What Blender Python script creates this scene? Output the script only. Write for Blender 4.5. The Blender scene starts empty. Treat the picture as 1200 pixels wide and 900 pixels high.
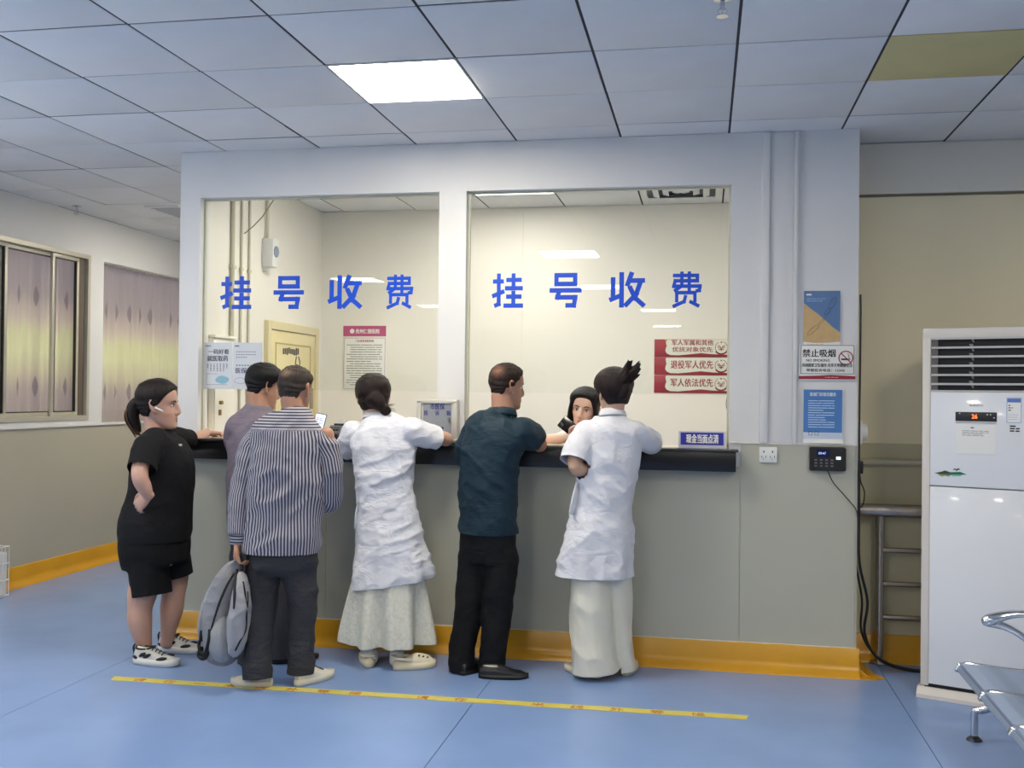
import bpy, bmesh, math, random
import numpy as np
from mathutils import Vector, Matrix

SC = bpy.context.scene
COL = SC.collection
random.seed(7)
R = math.radians

# ------------------------------------------------------------ camera
F_PX, YAW, PIT, ROL, CAM_D = 1189.5, .1877, .0092, .0115, 5.7331
_fx = Vector((-math.sin(YAW), math.cos(YAW), 0)); _rt = Vector((math.cos(YAW), math.sin(YAW), 0)); _up = Vector((0, 0, 1))
_fw = _fx * math.cos(PIT) + _up * math.sin(PIT); _u = _up * math.cos(PIT) - _fx * math.sin(PIT)
_r2 = _rt * math.cos(ROL) + _u * math.sin(ROL); _u2 = _u * math.cos(ROL) - _rt * math.sin(ROL)
CAM = Vector((0, -CAM_D, 1.5))
cam_data = bpy.data.cameras.new('camera'); cam = bpy.data.objects.new('camera', cam_data); COL.objects.link(cam)
cam_data.sensor_width = 36; cam_data.sensor_fit = 'HORIZONTAL'; cam_data.lens = F_PX / 1200 * 36
cam_data.clip_start = .05; cam_data.clip_end = 60
cam.matrix_world = Matrix((( _r2.x, _u2.x, -_fw.x, CAM.x), (_r2.y, _u2.y, -_fw.y, CAM.y), (_r2.z, _u2.z, -_fw.z, CAM.z), (0, 0, 0, 1)))
SC.camera = cam

# ------------------------------------------------------------ world, exposure, lights
wd = bpy.data.worlds.new('world'); SC.world = wd; wd.use_nodes = True
wd.node_tree.nodes['Background'].inputs[0].default_value = (.75, .85, 1, 1)
wd.node_tree.nodes['Background'].inputs[1].default_value = .3
SC.view_settings.view_transform = 'Standard'; SC.view_settings.look = 'None'
SC.view_settings.gamma = 1; SC.view_settings.use_curve_mapping = False
SC.view_settings.exposure = 0.12

CEIL = 2.955
HALL_LIGHTS = [(-1.38, -1.15), (-1.38, -4.5), (-1.38, -7.7), (-.78, -11.5), (-.78, -15.5), (-4.3807, -1.7497), (-4.4, -6.6), (1.6193, -2.9497), (2.2, -6.6), (-4.4, -10.5), (-3.7807, 2.4503)]  # later entries are unseen panels, added to brighten hall and left wall
BOOTH_LIGHTS = [(-1.38, 1.25), (-1.98, .65), (.02, .65)]  # all but the first are unseen, added to brighten the booth interior
PANEL_W = 37.0        # emission strength of a hall panel
BOOTH_W = 16.0

def lamp_area(name, loc, rot, sx, sy, energy, color):
    l = bpy.data.lights.new(name, 'AREA'); l.shape = 'RECTANGLE'; l.size = sx; l.size_y = sy; l.energy = energy; l.color = color
    o = bpy.data.objects.new(name, l); COL.objects.link(o); o.location = loc; o.rotation_euler = rot
    return o
HL_ = -5.1
# daylight through the hall's side window, left of the photographer
lamp_area('daylight_side_window', (-5.0, -2.3, 1.75), (0, R(-90), 0), 1.4, 2.0, 26, (.66, .80, 1))

lamp_area('daylight_behind_curtains', (HL_ - .40, 2.3, 1.95), (0, R(-90), 0), 1.7, 4.2, 45, (.98, .97, 1))

# ------------------------------------------------------------ helpers
def lin(c):
    return tuple((v / 255 / 12.92) if v / 255 <= .04045 else ((v / 255 + .055) / 1.055) ** 2.4 for v in c) + (1,)

MATS = {}
def M(name, rgb, rough=.5, metal=0, bump=0, bscale=40, var=0, vscale=6, spec=.5, sss=0, emis=None, estr=0, coat=0, objvar=0, stretch=None, bdist=.01):
    if name in MATS: return MATS[name]
    m = bpy.data.materials.new(name); m.use_nodes = True; nt = m.node_tree; b = nt.nodes['Principled BSDF']
    c = lin(rgb)
    b.inputs['Base Color'].default_value = c; b.inputs['Roughness'].default_value = rough; b.inputs['Metallic'].default_value = metal
    b.inputs['Specular IOR Level'].default_value = spec
    if coat: b.inputs['Coat Weight'].default_value = coat
    if sss: b.inputs['Subsurface Weight'].default_value = sss; b.inputs['Subsurface Radius'].default_value = (.012, .005, .003); b.inputs['Subsurface Scale'].default_value = 1
    if emis: b.inputs['Emission Color'].default_value = lin(emis); b.inputs['Emission Strength'].default_value = estr
    tc = nt.nodes.new('ShaderNodeTexCoord'); src = tc.outputs['Object']
    if stretch:
        mp = nt.nodes.new('ShaderNodeMapping'); mp.inputs['Scale'].default_value = stretch; nt.links.new(src, mp.inputs[0]); src = mp.outputs[0]
    if var or objvar:
        mul = nt.nodes.new('ShaderNodeMix'); mul.data_type = 'RGBA'; mul.blend_type = 'MULTIPLY'; mul.inputs[0].default_value = 1
        mul.inputs[6].default_value = c
        n = nt.nodes.new('ShaderNodeTexNoise'); n.inputs['Scale'].default_value = vscale; n.inputs['Detail'].default_value = 5; nt.links.new(src, n.inputs['Vector'])
        mr = nt.nodes.new('ShaderNodeMapRange'); mr.inputs[1].default_value = .3; mr.inputs[2].default_value = .7; mr.inputs[3].default_value = 1 - var; mr.inputs[4].default_value = 1
        nt.links.new(n.outputs[0], mr.inputs[0]); out = mr.outputs[0]
        if objvar:
            oi = nt.nodes.new('ShaderNodeObjectInfo'); m2 = nt.nodes.new('ShaderNodeMapRange'); m2.inputs[3].default_value = 1 - objvar; m2.inputs[4].default_value = 1
            nt.links.new(oi.outputs['Random'], m2.inputs[0]); mm = nt.nodes.new('ShaderNodeMath'); mm.operation = 'MULTIPLY'
            nt.links.new(out, mm.inputs[0]); nt.links.new(m2.outputs[0], mm.inputs[1]); out = mm.outputs[0]
        nt.links.new(out, mul.inputs[7]); nt.links.new(mul.outputs[2], b.inputs['Base Color'])
    if bump:
        n = nt.nodes.new('ShaderNodeTexNoise'); n.inputs['Scale'].default_value = bscale; n.inputs['Detail'].default_value = 4; nt.links.new(src, n.inputs['Vector'])
        bp = nt.nodes.new('ShaderNodeBump'); bp.inputs['Strength'].default_value = bump; bp.inputs['Distance'].default_value = bdist
        nt.links.new(n.outputs[0], bp.inputs['Height']); nt.links.new(bp.outputs[0], b.inputs['Normal'])
    MATS[name] = m; return m

def glass_mat(name='clear_glass', tint=(.97, .985, .975)):
    if name in MATS: return MATS[name]
    m = bpy.data.materials.new(name); m.use_nodes = True; nt = m.node_tree; nt.nodes.clear()
    o = nt.nodes.new('ShaderNodeOutputMaterial'); mx = nt.nodes.new('ShaderNodeMixShader'); t = nt.nodes.new('ShaderNodeBsdfTransparent'); g = nt.nodes.new('ShaderNodeBsdfGlossy')
    t.inputs[0].default_value = tint + (1,); g.inputs['Roughness'].default_value = .005
    f = nt.nodes.new('ShaderNodeFresnel'); f.inputs[0].default_value = 1.5
    ge = nt.nodes.new('ShaderNodeNewGeometry'); sb = nt.nodes.new('ShaderNodeMath'); sb.operation = 'SUBTRACT'; sb.inputs[0].default_value = 1; nt.links.new(ge.outputs['Backfacing'], sb.inputs[1])
    ml = nt.nodes.new('ShaderNodeMath'); ml.operation = 'MULTIPLY'; nt.links.new(f.outputs[0], ml.inputs[0]); nt.links.new(sb.outputs[0], ml.inputs[1])
    nt.links.new(ml.outputs[0], mx.inputs[0]); nt.links.new(t.outputs[0], mx.inputs[1]); nt.links.new(g.outputs[0], mx.inputs[2]); nt.links.new(mx.outputs[0], o.inputs[0])
    MATS[name] = m; return m

def link(o, parent=None, loc=None):
    COL.objects.link(o)
    if parent is not None: o.parent = parent
    if loc is not None: o.location = loc
    return o
def thing(name, label, cat, loc=(0, 0, 0), rz=0, group=None):
    o = bpy.data.objects.new(name, None); o.empty_display_size = .1; COL.objects.link(o); o.location = loc; o.rotation_euler = (0, 0, rz)
    o['label'] = label; o['category'] = cat
    if group: o['group'] = group
    return o
def tag(o, label, cat, group=None, kind=None):
    o['label'] = label; o['category'] = cat
    if group: o['group'] = group
    if kind: o['kind'] = kind
    return o
def finish(bm, name, mat, parent=None, loc=None, smooth=False, auto=None, recalc=True):
    me = bpy.data.meshes.new(name)
    if recalc: bmesh.ops.recalc_face_normals(bm, faces=bm.faces)
    bm.to_mesh(me); bm.free()
    if smooth: me.polygons.foreach_set('use_smooth', [True] * len(me.polygons))
    if auto and smooth:
        try: me.set_sharp_from_angle(angle=R(auto))
        except Exception: pass
    for mm in (mat if isinstance(mat, (list, tuple)) else [mat]): me.materials.append(mm)
    o = bpy.data.objects.new(name, me); return link(o, parent, loc)
def box(bm, x0, x1, y0, y1, z0, z1, bev=0, mi=0):
    vs = [bm.verts.new((x, y, z)) for x in (x0, x1) for y in (y0, y1) for z in (z0, z1)]
    q = [(0, 1, 3, 2), (4, 6, 7, 5), (0, 4, 5, 1), (2, 3, 7, 6), (0, 2, 6, 4), (1, 5, 7, 3)]
    fs = [bm.faces.new([vs[i] for i in f]) for f in q]
    for f in fs: f.material_index = mi
    if bev:
        es = list({e for f in fs for e in f.edges}); r = bmesh.ops.bevel(bm, geom=es, offset=bev, segments=2, affect='EDGES', profile=.5)
        for f in r['faces']: f.material_index = mi
    return fs
def boxo(name, mat, x0, x1, y0, y1, z0, z1, parent=None, bev=0, loc=None):
    bm = bmesh.new(); box(bm, x0, x1, y0, y1, z0, z1, bev); return finish(bm, name, mat, parent, loc, smooth=bev > 0, auto=35)
def extrude_poly(bm, pts, axis, a, b):
    """closed 2D polygon swept along an axis ('x','y','z')"""
    def p(u, v, w): return {'x': (w, u, v), 'y': (u, w, v), 'z': (u, v, w)}[axis]
    A = [bm.verts.new(p(u, v, a)) for u, v in pts]; B = [bm.verts.new(p(u, v, b)) for u, v in pts]; n = len(pts)
    for i in range(n): bm.faces.new((A[i], A[(i + 1) % n], B[(i + 1) % n], B[i]))
    bm.faces.new(A[::-1]); bm.faces.new(B)
def catmull(P, n):
    P = [np.array(p, float) for p in P]; out = []
    Q = [2 * P[0] - P[1]] + P + [2 * P[-1] - P[-2]]
    for i in range(1, len(Q) - 2):
        for k in range(n):
            t = k / n; a, b, c, d = Q[i - 1:i + 3]
            out.append(.5 * (2 * b + (c - a) * t + (2 * a - 5 * b + 4 * c - d) * t * t + (3 * b - a - 3 * c + d) * t ** 3))
    out.append(P[-1]); return out
def tube(bm, pts, rad, ref=(1, 0, 0), seg=14, n=4, cap=True, sup=1.0, mi=0):
    """sweep of ellipses; rad entries r or (a,b): a along ref, b across; sup<1 squarer"""
    rr = [(r, r) if not isinstance(r, (tuple, list)) else r for r in rad]
    data = [np.concatenate([np.array(p, float)[:3], r]) for p, r in zip(pts, rr)]
    D = catmull(data, n) if n > 1 else data
    C = [Vector(d[:3]) for d in D]; RA = [max(d[3], .0005) for d in D]; RB = [max(d[4], .0005) for d in D]
    ref = Vector(ref).normalized(); rings = []; N = len(C); last = None
    frames = []
    for i in range(N):
        t = (C[min(i + 1, N - 1)] - C[max(i - 1, 0)])
        t = t.normalized() if t.length > 1e-9 else Vector((0, 0, 1))
        r = ref - t * ref.dot(t)
        if r.length < .2: r = (last - t * last.dot(t)) if last is not None else t.orthogonal()
        r.normalize(); last = r; frames.append((t, r, t.cross(r)))
    if cap:
        t, r, b = frames[0]; c0 = C[0]
        t2, r2, b2 = frames[-1]; c1 = C[-1]
        pre = [(c0 - t * min(RA[0], RB[0]) * math.sin(a) * .8, RA[0] * math.cos(a), RB[0] * math.cos(a), r, b) for a in (1.35, .9, .45)]
        post = [(c1 + t2 * min(RA[-1], RB[-1]) * math.sin(a) * .8, RA[-1] * math.cos(a), RB[-1] * math.cos(a), r2, b2) for a in (.45, .9, 1.35)]
    else: pre = post = []
    allr = pre + [(C[i], RA[i], RB[i], frames[i][1], frames[i][2]) for i in range(N)] + post
    for c, a_, b_, r, b in allr:
        ring = []
        for k in range(seg):
            th = 2 * math.pi * k / seg; cx, sx = math.cos(th), math.sin(th)
            if sup != 1: cx = math.copysign(abs(cx) ** sup, cx); sx = math.copysign(abs(sx) ** sup, sx)
            ring.append(bm.verts.new(c + r * a_ * cx + b * b_ * sx))
        rings.append(ring)
    for A, B in zip(rings[:-1], rings[1:]):
        for k in range(seg):
            f = bm.faces.new((A[k], A[(k + 1) % seg], B[(k + 1) % seg], B[k])); f.material_index = mi
    f = bm.faces.new(rings[0][::-1]); f.material_index = mi
    f = bm.faces.new(rings[-1]); f.material_index = mi
def pipe(name, mat, pts, r, parent=None, seg=10, n=6, cap=True):
    bm = bmesh.new(); tube(bm, pts, [r] * len(pts), seg=seg, n=n, cap=cap); return finish(bm, name, mat, parent, smooth=True, auto=50)
def cyl(bm, c, d, r, h, seg=20, r2=None):
    c = Vector(c); d = Vector(d).normalized(); a = d.orthogonal().normalized(); b = d.cross(a); r2 = r if r2 is None else r2
    A = [bm.verts.new(c + (a * math.cos(t) + b * math.sin(t)) * r) for t in [2 * math.pi * k / seg for k in range(seg)]]
    B = [bm.verts.new(c + d * h + (a * math.cos(t) + b * math.sin(t)) * r2) for t in [2 * math.pi * k / seg for k in range(seg)]]
    for k in range(seg): bm.faces.new((A[k], A[(k + 1) % seg], B[(k + 1) % seg], B[k]))
    bm.faces.new(A[::-1]); bm.faces.new(B)
def ball(bm, c, rx, ry=None, rz=None, rot=None, u=14, v=10):
    m = Matrix.Translation(Vector(c)) @ (rot.to_4x4() if rot is not None else Matrix.Identity(4)) @ Matrix.Diagonal((rx, ry or rx, rz or rx, 1))
    bmesh.ops.create_uvsphere(bm, u_segments=u, v_segments=v, radius=1, matrix=m)

_tx = {}
def text(s, size, mat, parent, loc, rot=(R(90), 0, 0), name='lettering', bold=0, ext=.0004, align='LEFT', sx=1, shear=0, aligny='BOTTOM_BASELINE'):
    cu = bpy.data.curves.new('txt', 'FONT'); cu.body = s; cu.size = size; cu.extrude = ext; cu.offset = bold; cu.align_x = align; cu.resolution_u = 2; cu.shear = shear
    cu.align_y = aligny
    o = bpy.data.objects.new('txt', cu); COL.objects.link(o)
    dg = bpy.context.evaluated_depsgraph_get(); me = bpy.data.meshes.new_from_object(o.evaluated_get(dg))
    bpy.data.objects.remove(o); bpy.data.curves.remove(cu)
    me.materials.clear(); me.materials.append(mat)
    if sx != 1: me.transform(Matrix.Diagonal((sx, 1, 1, 1)))
    t = bpy.data.objects.new(name, me); link(t, parent, loc); t.rotation_euler = rot; return t
def fit_text(s, w, h, mat, parent, x, z, y, heavy=.022, **k):
    """text fitted into a w x h box whose lower left corner is (x, z) on a wall plane facing -y"""
    o = text(s, h, mat, parent, (0, 0, 0), **k); me = o.data
    co = np.array([v.co[:] for v in me.vertices]); lo, hi = co.min(0), co.max(0)
    sx = w / (hi[0] - lo[0]); sy = h / (hi[1] - lo[1])
    me.transform(Matrix.Diagonal((sx, sy, 1, 1)) @ Matrix.Translation((-lo[0], -lo[1], 0))); o.location = (x, y, z)
    if heavy:            # heavier strokes: the outline repeated with small offsets
        bm = bmesh.new(); bm.from_mesh(me); g0 = bm.verts[:] + bm.edges[:] + bm.faces[:]; e = h * heavy
        for k_, (dx, dz) in enumerate(((e, 0), (0, e), (e, e), (-e, 0))):
            r = bmesh.ops.duplicate(bm, geom=g0); vs = [q for q in r['geom'] if isinstance(q, bmesh.types.BMVert)]; bmesh.ops.translate(bm, verts=vs, vec=(dx, dz, .00012 * (k_ + 1)))
        bm.to_mesh(me); bm.free()
    return o
def dashes(name, mat, parent, x0, x1, z0, z1, rows, y, h=.4, fill=.93, indent=0, seed=1, chunk=(.012, .05), gap=.004):
    """thin flat marks of print too small to read, on a plane facing -y"""
    rnd = random.Random(seed); bm = bmesh.new(); dz = (z1 - z0) / rows
    for r in range(rows):
        z = z1 - (r + .5) * dz; x = x0 + (indent if rnd.random() < .35 else 0); end = x0 + (x1 - x0) * (fill if rnd.random() < .7 else rnd.uniform(.45, .9))
        while x < end:
            w = min(rnd.uniform(*chunk), x1 - x); box(bm, x, x + w, y - .0003, y, z - dz * h / 2, z + dz * h / 2); x += w + gap
    return finish(bm, name, mat, parent)

def wall_holes(name, mat, u0, u1, v0, v1, holes, t0, t1, axis, parent=None):
    """wall slab with openings; u along the wall, v up, t0..t1 thickness; axis='y' wall faces y, 'x' wall faces x"""
    us = sorted({u0, u1} | {h[0] for h in holes} | {h[1] for h in holes}); vs = sorted({v0, v1} | {h[2] for h in holes} | {h[3] for h in holes})
    bm = bmesh.new(); cache = {}
    def V(u, v, t):
        k = (u, v, t)
        if k not in cache: cache[k] = bm.verts.new((u, t, v) if axis == 'y' else (t, u, v))
        return cache[k]
    nu, nv = len(us) - 1, len(vs) - 1
    def solid(i, j):
        if not (0 <= i < nu and 0 <= j < nv): return False
        cu, cv = (us[i] + us[i + 1]) / 2, (vs[j] + vs[j + 1]) / 2
        return not any(h[0] < cu < h[1] and h[2] < cv < h[3] for h in holes)
    for i in range(nu):
        for j in range(nv):
            if not solid(i, j): continue
            a, b, c, d = us[i], us[i + 1], vs[j], vs[j + 1]
            for t in (t0, t1): bm.faces.new((V(a, c, t), V(b, c, t), V(b, d, t), V(a, d, t)))
            if not solid(i - 1, j): bm.faces.new((V(a, c, t0), V(a, d, t0), V(a, d, t1), V(a, c, t1)))
            if not solid(i + 1, j): bm.faces.new((V(b, c, t0), V(b, d, t0), V(b, d, t1), V(b, c, t1)))
            if not solid(i, j - 1): bm.faces.new((V(a, c, t0), V(b, c, t0), V(b, c, t1), V(a, c, t1)))
            if not solid(i, j + 1): bm.faces.new((V(a, d, t0), V(b, d, t0), V(b, d, t1), V(a, d, t1)))
    return finish(bm, name, mat, parent)
def struct(o, label=None):
    o['kind'] = 'structure'
    if label: o['label'] = label
    return o

# ------------------------------------------------------------ materials
m_white = M('booth_white_paint', (222, 221, 220), .55, bump=.06, bscale=18, var=.07, vscale=2.2)
m_cream = M('booth_inner_cream_paint', (231, 227, 216), .6, bump=.05, bscale=15, var=.05, vscale=1.5)
m_dado = M('grey_beige_dado_paint', (184, 183, 168), .42, bump=.05, bscale=10, var=.06, vscale=1.2)
m_beige = M('beige_wall_paint', (240, 227, 190), .6, bump=.05, bscale=14, var=.06, vscale=1.0)
m_bdado = M('khaki_dado_paint', (192, 184, 152), .5, bump=.05, var=.06, vscale=1.5)
m_leftw = M('hall_left_wall_paint', (214, 215, 216), .6, bump=.05, bscale=12, var=.05, vscale=1.5)
m_leftd = M('hall_left_dado_paint', (180, 175, 158), .5, bump=.04, var=.05, vscale=1)
m_tile = M('ceiling_panel_white', (238, 237, 236), .7, bump=.04, bscale=30, var=.06, vscale=3, objvar=.10)
m_tgap = M('ceiling_void_dark', (52, 52, 58), .8)
m_grid = M('ceiling_grid_metal', (120, 122, 128), .5)
m_yel = M('yellowed_panel', (214, 200, 142), .6, var=.12, vscale=2.5)
m_floor = M('blue_vinyl', (132, 160, 208), .24, bump=.05, bscale=3.0, var=.12, vscale=2.0, spec=.42)
m_fjoint = M('floor_joint_dark', (48, 66, 104), .6)
m_base = M('yellow_vinyl_base', (212, 156, 34), .33, bump=.1, bscale=7, var=.12, vscale=4)
m_black = M('counter_black', (22, 22, 26), .28, spec=.5)
m_counter_top = M('counter_top_grey_black', (60, 58, 60), .18)
m_alu = M('aluminium_frame', (206, 204, 196), .4, metal=.35)
m_steel = M('stainless_steel', (182, 172, 162), .27, metal=.95, var=.1, vscale=20)
m_chrome = M('chrome', (215, 216, 220), .12, metal=1)
m_plastic = M('white_plastic', (226, 226, 222), .4)
m_cable = M('black_cable', (16, 16, 18), .45)
m_blue = M('blue_vinyl_lettering', (0, 74, 204), .4)
m_red = M('maroon_print', (150, 30, 48), .4)
m_ink = M('dark_print', (45, 42, 45), .5)
m_paper = M('paper_white', (232, 232, 228), .6, var=.03)
m_glass = glass_mat()

def emit_mat(name, rgb, s):
    m = bpy.data.materials.new(name); m.use_nodes = True; b = m.node_tree.nodes['Principled BSDF']
    b.inputs['Base Color'].default_value = (.8, .8, .8, 1); b.inputs['Emission Color'].default_value = lin(rgb); b.inputs['Emission Strength'].default_value = s
    MATS[name] = m; return m
m_lamp = emit_mat('hall_lamp_diffuser', (255, 246, 228), PANEL_W)
m_lamp2 = emit_mat('booth_lamp_diffuser', (255, 248, 238), BOOTH_W)

# ------------------------------------------------------------ floor
bm = bmesh.new(); box(bm, -5.2, 4.2, -17, 6.05, -.06, -.003); fl = struct(finish(bm, 'floor', m_fjoint))
xs = [-5.15, -3.135, -1.086, .963, 3.0, 4.2]
for a, b in zip(xs[:-1], xs[1:]):
    for y0, y1 in ((-17, -9.0), (-9.0, 6.05)):
        boxo('vinyl_sheet', m_floor, a + .002, b - .002, y0 + .002, y1 - .002, -.003, 0, fl)

# ------------------------------------------------------------ ceiling
GX, GY = .1193, -2.0497
ceil = struct(boxo('ceiling', m_tgap, -5.2, 4.2, -17, 6.1, CEIL + .03, CEIL + .08))
bmr = bmesh.new(); box(bmr, -5.1, 4.1, -17, GY - 3 * .6, CEIL, CEIL + .02)
finish(bmr, 'ceiling_field', m_tile, ceil)
light_cells = set()
for (x, y) in [HALL_LIGHTS[0], HALL_LIGHTS[5], HALL_LIGHTS[7], HALL_LIGHTS[10]] + BOOTH_LIGHTS: light_cells.add((round((x - .3 - GX) / .6), round((y - .3 - GY) / .6)))
light_cells.add((1, 1))
bmt = bmesh.new(); box(bmt, .006, .594, .0055, .5945, 0, .012, bev=.001); tile_me = None
for i in range(-9, 7):
    for j in range(-3, 14):
        if (i, j) in light_cells: continue
        x, y = GX + .6 * i, GY + .6 * j
        if i >= 2 and j >= 5: continue
        if -3.3 < x < .7 and j >= 7: continue
        if tile_me is None:
            o = finish(bmt, 'ceiling_panel', m_tile, ceil, smooth=True, auto=30); tile_me = o.data
        else:
            o = bpy.data.objects.new('ceiling_panel', tile_me); link(o, ceil)
        o.location = (x, y, CEIL + random.uniform(0, .003)); o.rotation_euler = (R(random.uniform(-.12, .12)), R(random.uniform(-.12, .12)), 0)
        if i == -9: o.scale = (.70, 1, 1); o.location.x = -5.0997
# grid runners along depth (one main runner per column edge)
for i in range(-8, 8):
    x = GX + .6 * i; bm = bmesh.new(); box(bm, x - .011, x + .011, GY - 1.8, 6.0 if x < -3.2 else (2.05 if x < .8 else .38), CEIL + .004, CEIL + .03); finish(bm, 'grid_runner', m_tgap, ceil)
for j in range(-3, 14):
    y = GY + .6 * j; bm = bmesh.new(); box(bm, -5.1, 4.1 if j < 5 else (.8 if j < 7 else -3.17), y - .006, y + .006, CEIL + .0045, CEIL + .03); finish(bm, 'cross_runner', m_tgap, ceil)
# yellowed, unlit panel
t = boxo('ceiling_panel', m_yel, .006, .594, .006, .594, 0, .012, ceil, bev=.002); t.location = (GX + .6, GY + .6, CEIL - .001); t['label'] = 'yellowed unlit panel'

def ceiling_light(x, y, mat, label, grp):
    t = thing('ceiling_light', label, 'light', (x, y, CEIL if y > -3.8 else CEIL - .022), group=grp)
    bm = bmesh.new()
    for a in ((-.298, .298, -.298, -.288), (-.298, .298, .288, .298), (-.298, -.288, -.288, .288), (.288, .298, -.288, .288)): box(bm, a[0], a[1], a[2], a[3], -.002, .022)
    finish(bm, 'frame', m_plastic, t); boxo('diffuser', mat, -.288, .288, -.288, .288, .003, .02, t)
    return t
for k, (x, y) in enumerate(HALL_LIGHTS):
    lab = 'square panel light of the corridor, behind the booth\'s left wall' if k == 10 else 'glowing square ceiling panel light above the queue, in front of the booth' if k == 0 else 'unseen square ceiling panel light of the hall, in a set partly added for brightness'
    ceiling_light(x, y, m_lamp, lab, None if k in (0, 10) else 'hall lights behind the photographer')
for k, (x, y) in enumerate(BOOTH_LIGHTS):
    ceiling_light(x, y, m_lamp2, ['glowing warm panel light inside the booth, seen through the right glass pane', 'booth ceiling light over the counter\'s left end, behind the front wall header', 'booth ceiling light over the counter\'s right end, behind the front wall header'][k], None)

# ------------------------------------------------------------ walls
XL, XR, HL = -3.1675, .8053, -5.1
G1, G2 = (-3.042, -1.533), (-1.37, .134)
ZC, ZG = 1.205, 2.673          # counter top, glass top
DZ = 1.238                     # dado height
wf = struct(wall_holes('wall_front', m_white, XL, XR, 0, CEIL, [(G1[0], G1[1], ZC - .02, ZG), (G2[0], G2[1], ZC - .02, ZG)], 0, .12, 'y'))
struct(wall_holes('wall_booth_left', m_cream, .12, 6.0, 0, CEIL, [], XL, XL + .1, 'x'))
struct(wall_holes('wall_booth_right', m_cream, .12, 2.2, 0, CEIL, [], XR - .1, XR, 'x'))
struct(wall_holes('wall_booth_back', m_cream, XL + .1, XR - .1, 0, CEIL, [], 2.08, 2.2, 'y'))
struct(wall_holes('wall_right_front', m_beige, XR, 4.2, 0, CEIL, [], .38, .5, 'y'))
struct(wall_holes('wall_right', m_leftw, -17, .38, 0, CEIL, [], 4.1, 4.2, 'x'))
struct(wall_holes('wall_back', m_leftw, -5.2, 4.2, 0, CEIL, [], -17.1, -17, 'y'))
struct(wall_holes('wall_far', m_leftw, -5.2, XL, 0, CEIL, [], 6, 6.1, 'y'))
# hall left wall with window openings
W1, W2 = (.25, 2.0, 1.24, 2.62), (2.2, 4.3, 1.2, 2.595)
struct(wall_holes('wall_left', m_leftw, -17, 6, 0, CEIL, [W1, W2, (-3.4, -1.2, 1.0, 2.5)], HL - .2, HL, 'x'))
# paint dados: thin panels proud of the plaster
d = struct(boxo('trim_1', m_dado, XL, XR, -.004, 0, .12, DZ - .13)); d['label'] = 'grey beige panelled lower front of the counter'
# joints of the panelled front
px = [XL + .002, -2.2, -1.24, .197, XR - .003]
for a, b in zip(px[:-1], px[1:]): boxo('dado_panel', m_dado, a + .0015, b - .0015, -.009, -.004, .125, DZ - .13 if b < .3 else DZ, d)
boxo('dado_panel', m_dado, .1985, .2, -.004, 0, DZ - .13, DZ, d)
boxo('end_panel', m_dado, XR, XR + .008, -.009, .38, .12, DZ, d)
boxo('end_panel', m_dado, XL - .008, XL, -.009, 5.9, .12, DZ, d)
boxo('end_panel', m_white, XL - .006, XL, -.001, 5.9, DZ, CEIL - .003, d)
boxo('end_panel', m_white, XR, XR + .006, -.001, .38, DZ, CEIL - .003, d)
boxo('dado_cap', m_white, .14, XR + .009, -.013, 0, DZ, DZ + .009, d)
struct(boxo('trim_2', m_bdado, XR + .008, 4.1, .372, .38, .12, DZ)); struct(boxo('trim_3', m_leftd, HL, HL + .006, -17, 6, .12, 1.19))
struct(boxo('trim_4', M('soffit_cream', (224, 218, 204), .6), XR + .006, 4.1, .352, .38, 2.665, CEIL - .002))
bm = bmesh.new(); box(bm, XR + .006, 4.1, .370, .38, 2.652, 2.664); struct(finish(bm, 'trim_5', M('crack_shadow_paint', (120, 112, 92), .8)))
struct(boxo('trim_7', m_cream, -1.42, -1.408, 2.074, 2.08, 1.51, CEIL - .02))

def baseboard(name, p0, p1, nrm, mat=m_base, h=.15):
    """coved sheet-vinyl base from p0 to p1; nrm points into the hall"""
    p0, p1, n = Vector(p0 + (0,)), Vector(p1 + (0,)), Vector(nrm + (0,))
    prof = [(0, 0), (.072, 0), (.070, .006), (.045, .020), (.022, .040), (.016, .062), (.013, h - .004), (.010, h), (0, h)]
    bm = bmesh.new(); N = 40; rings = []
    for k in range(N + 1):
        c = p0.lerp(p1, k / N); wob = random.uniform(-.0022, .0022)
        rings.append([bm.verts.new(c + n * (a + (wob if i in (1, 2) else 0)) + Vector((0, 0, z + (wob * .8 if i in (6, 7) else 0)))) for i, (a, z) in enumerate(prof)])
    m = len(prof)
    for A, B in zip(rings[:-1], rings[1:]):
        for i in range(m): bm.faces.new((A[i], A[(i + 1) % m], B[(i + 1) % m], B[i]))
    bm.faces.new(rings[0]); bm.faces.new(rings[-1][::-1])
    return struct(finish(bm, name, mat, smooth=True, auto=60))
b1 = baseboard('baseboard_front', (XL - .01, -.009), (XR + .02, -.009), (0, -1))
baseboard('baseboard_left', (HL + .006, -8), (HL + .006, 6), (1, 0)); baseboard('baseboard_right', (XR + .02, .372), (4.1, .372), (0, -1))
baseboard('baseboard_booth_left', (XL - .008, -.02), (XL - .008, 6), (-1, 0)); baseboard('baseboard_booth_right', (XR + .008, .372), (XR + .008, -.02), (1, 0))
bm = bmesh.new(); extrude_poly(bm, [(XR, -.085), (XR + .09, -.075), (XR + .155, -.03), (XR + .11, .06), (XR + .08, .33), (XR, .33)], 'z', .0005, .004); finish(bm, 'base_flap', m_base, b1)
m_bead = M('white_sealant', (225, 220, 205), .5)
bm = bmesh.new(); box(bm, XL, XR + .01, -.017, -.006, .149, .153); finish(bm, 'sealant_line', m_bead, b1)

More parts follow.
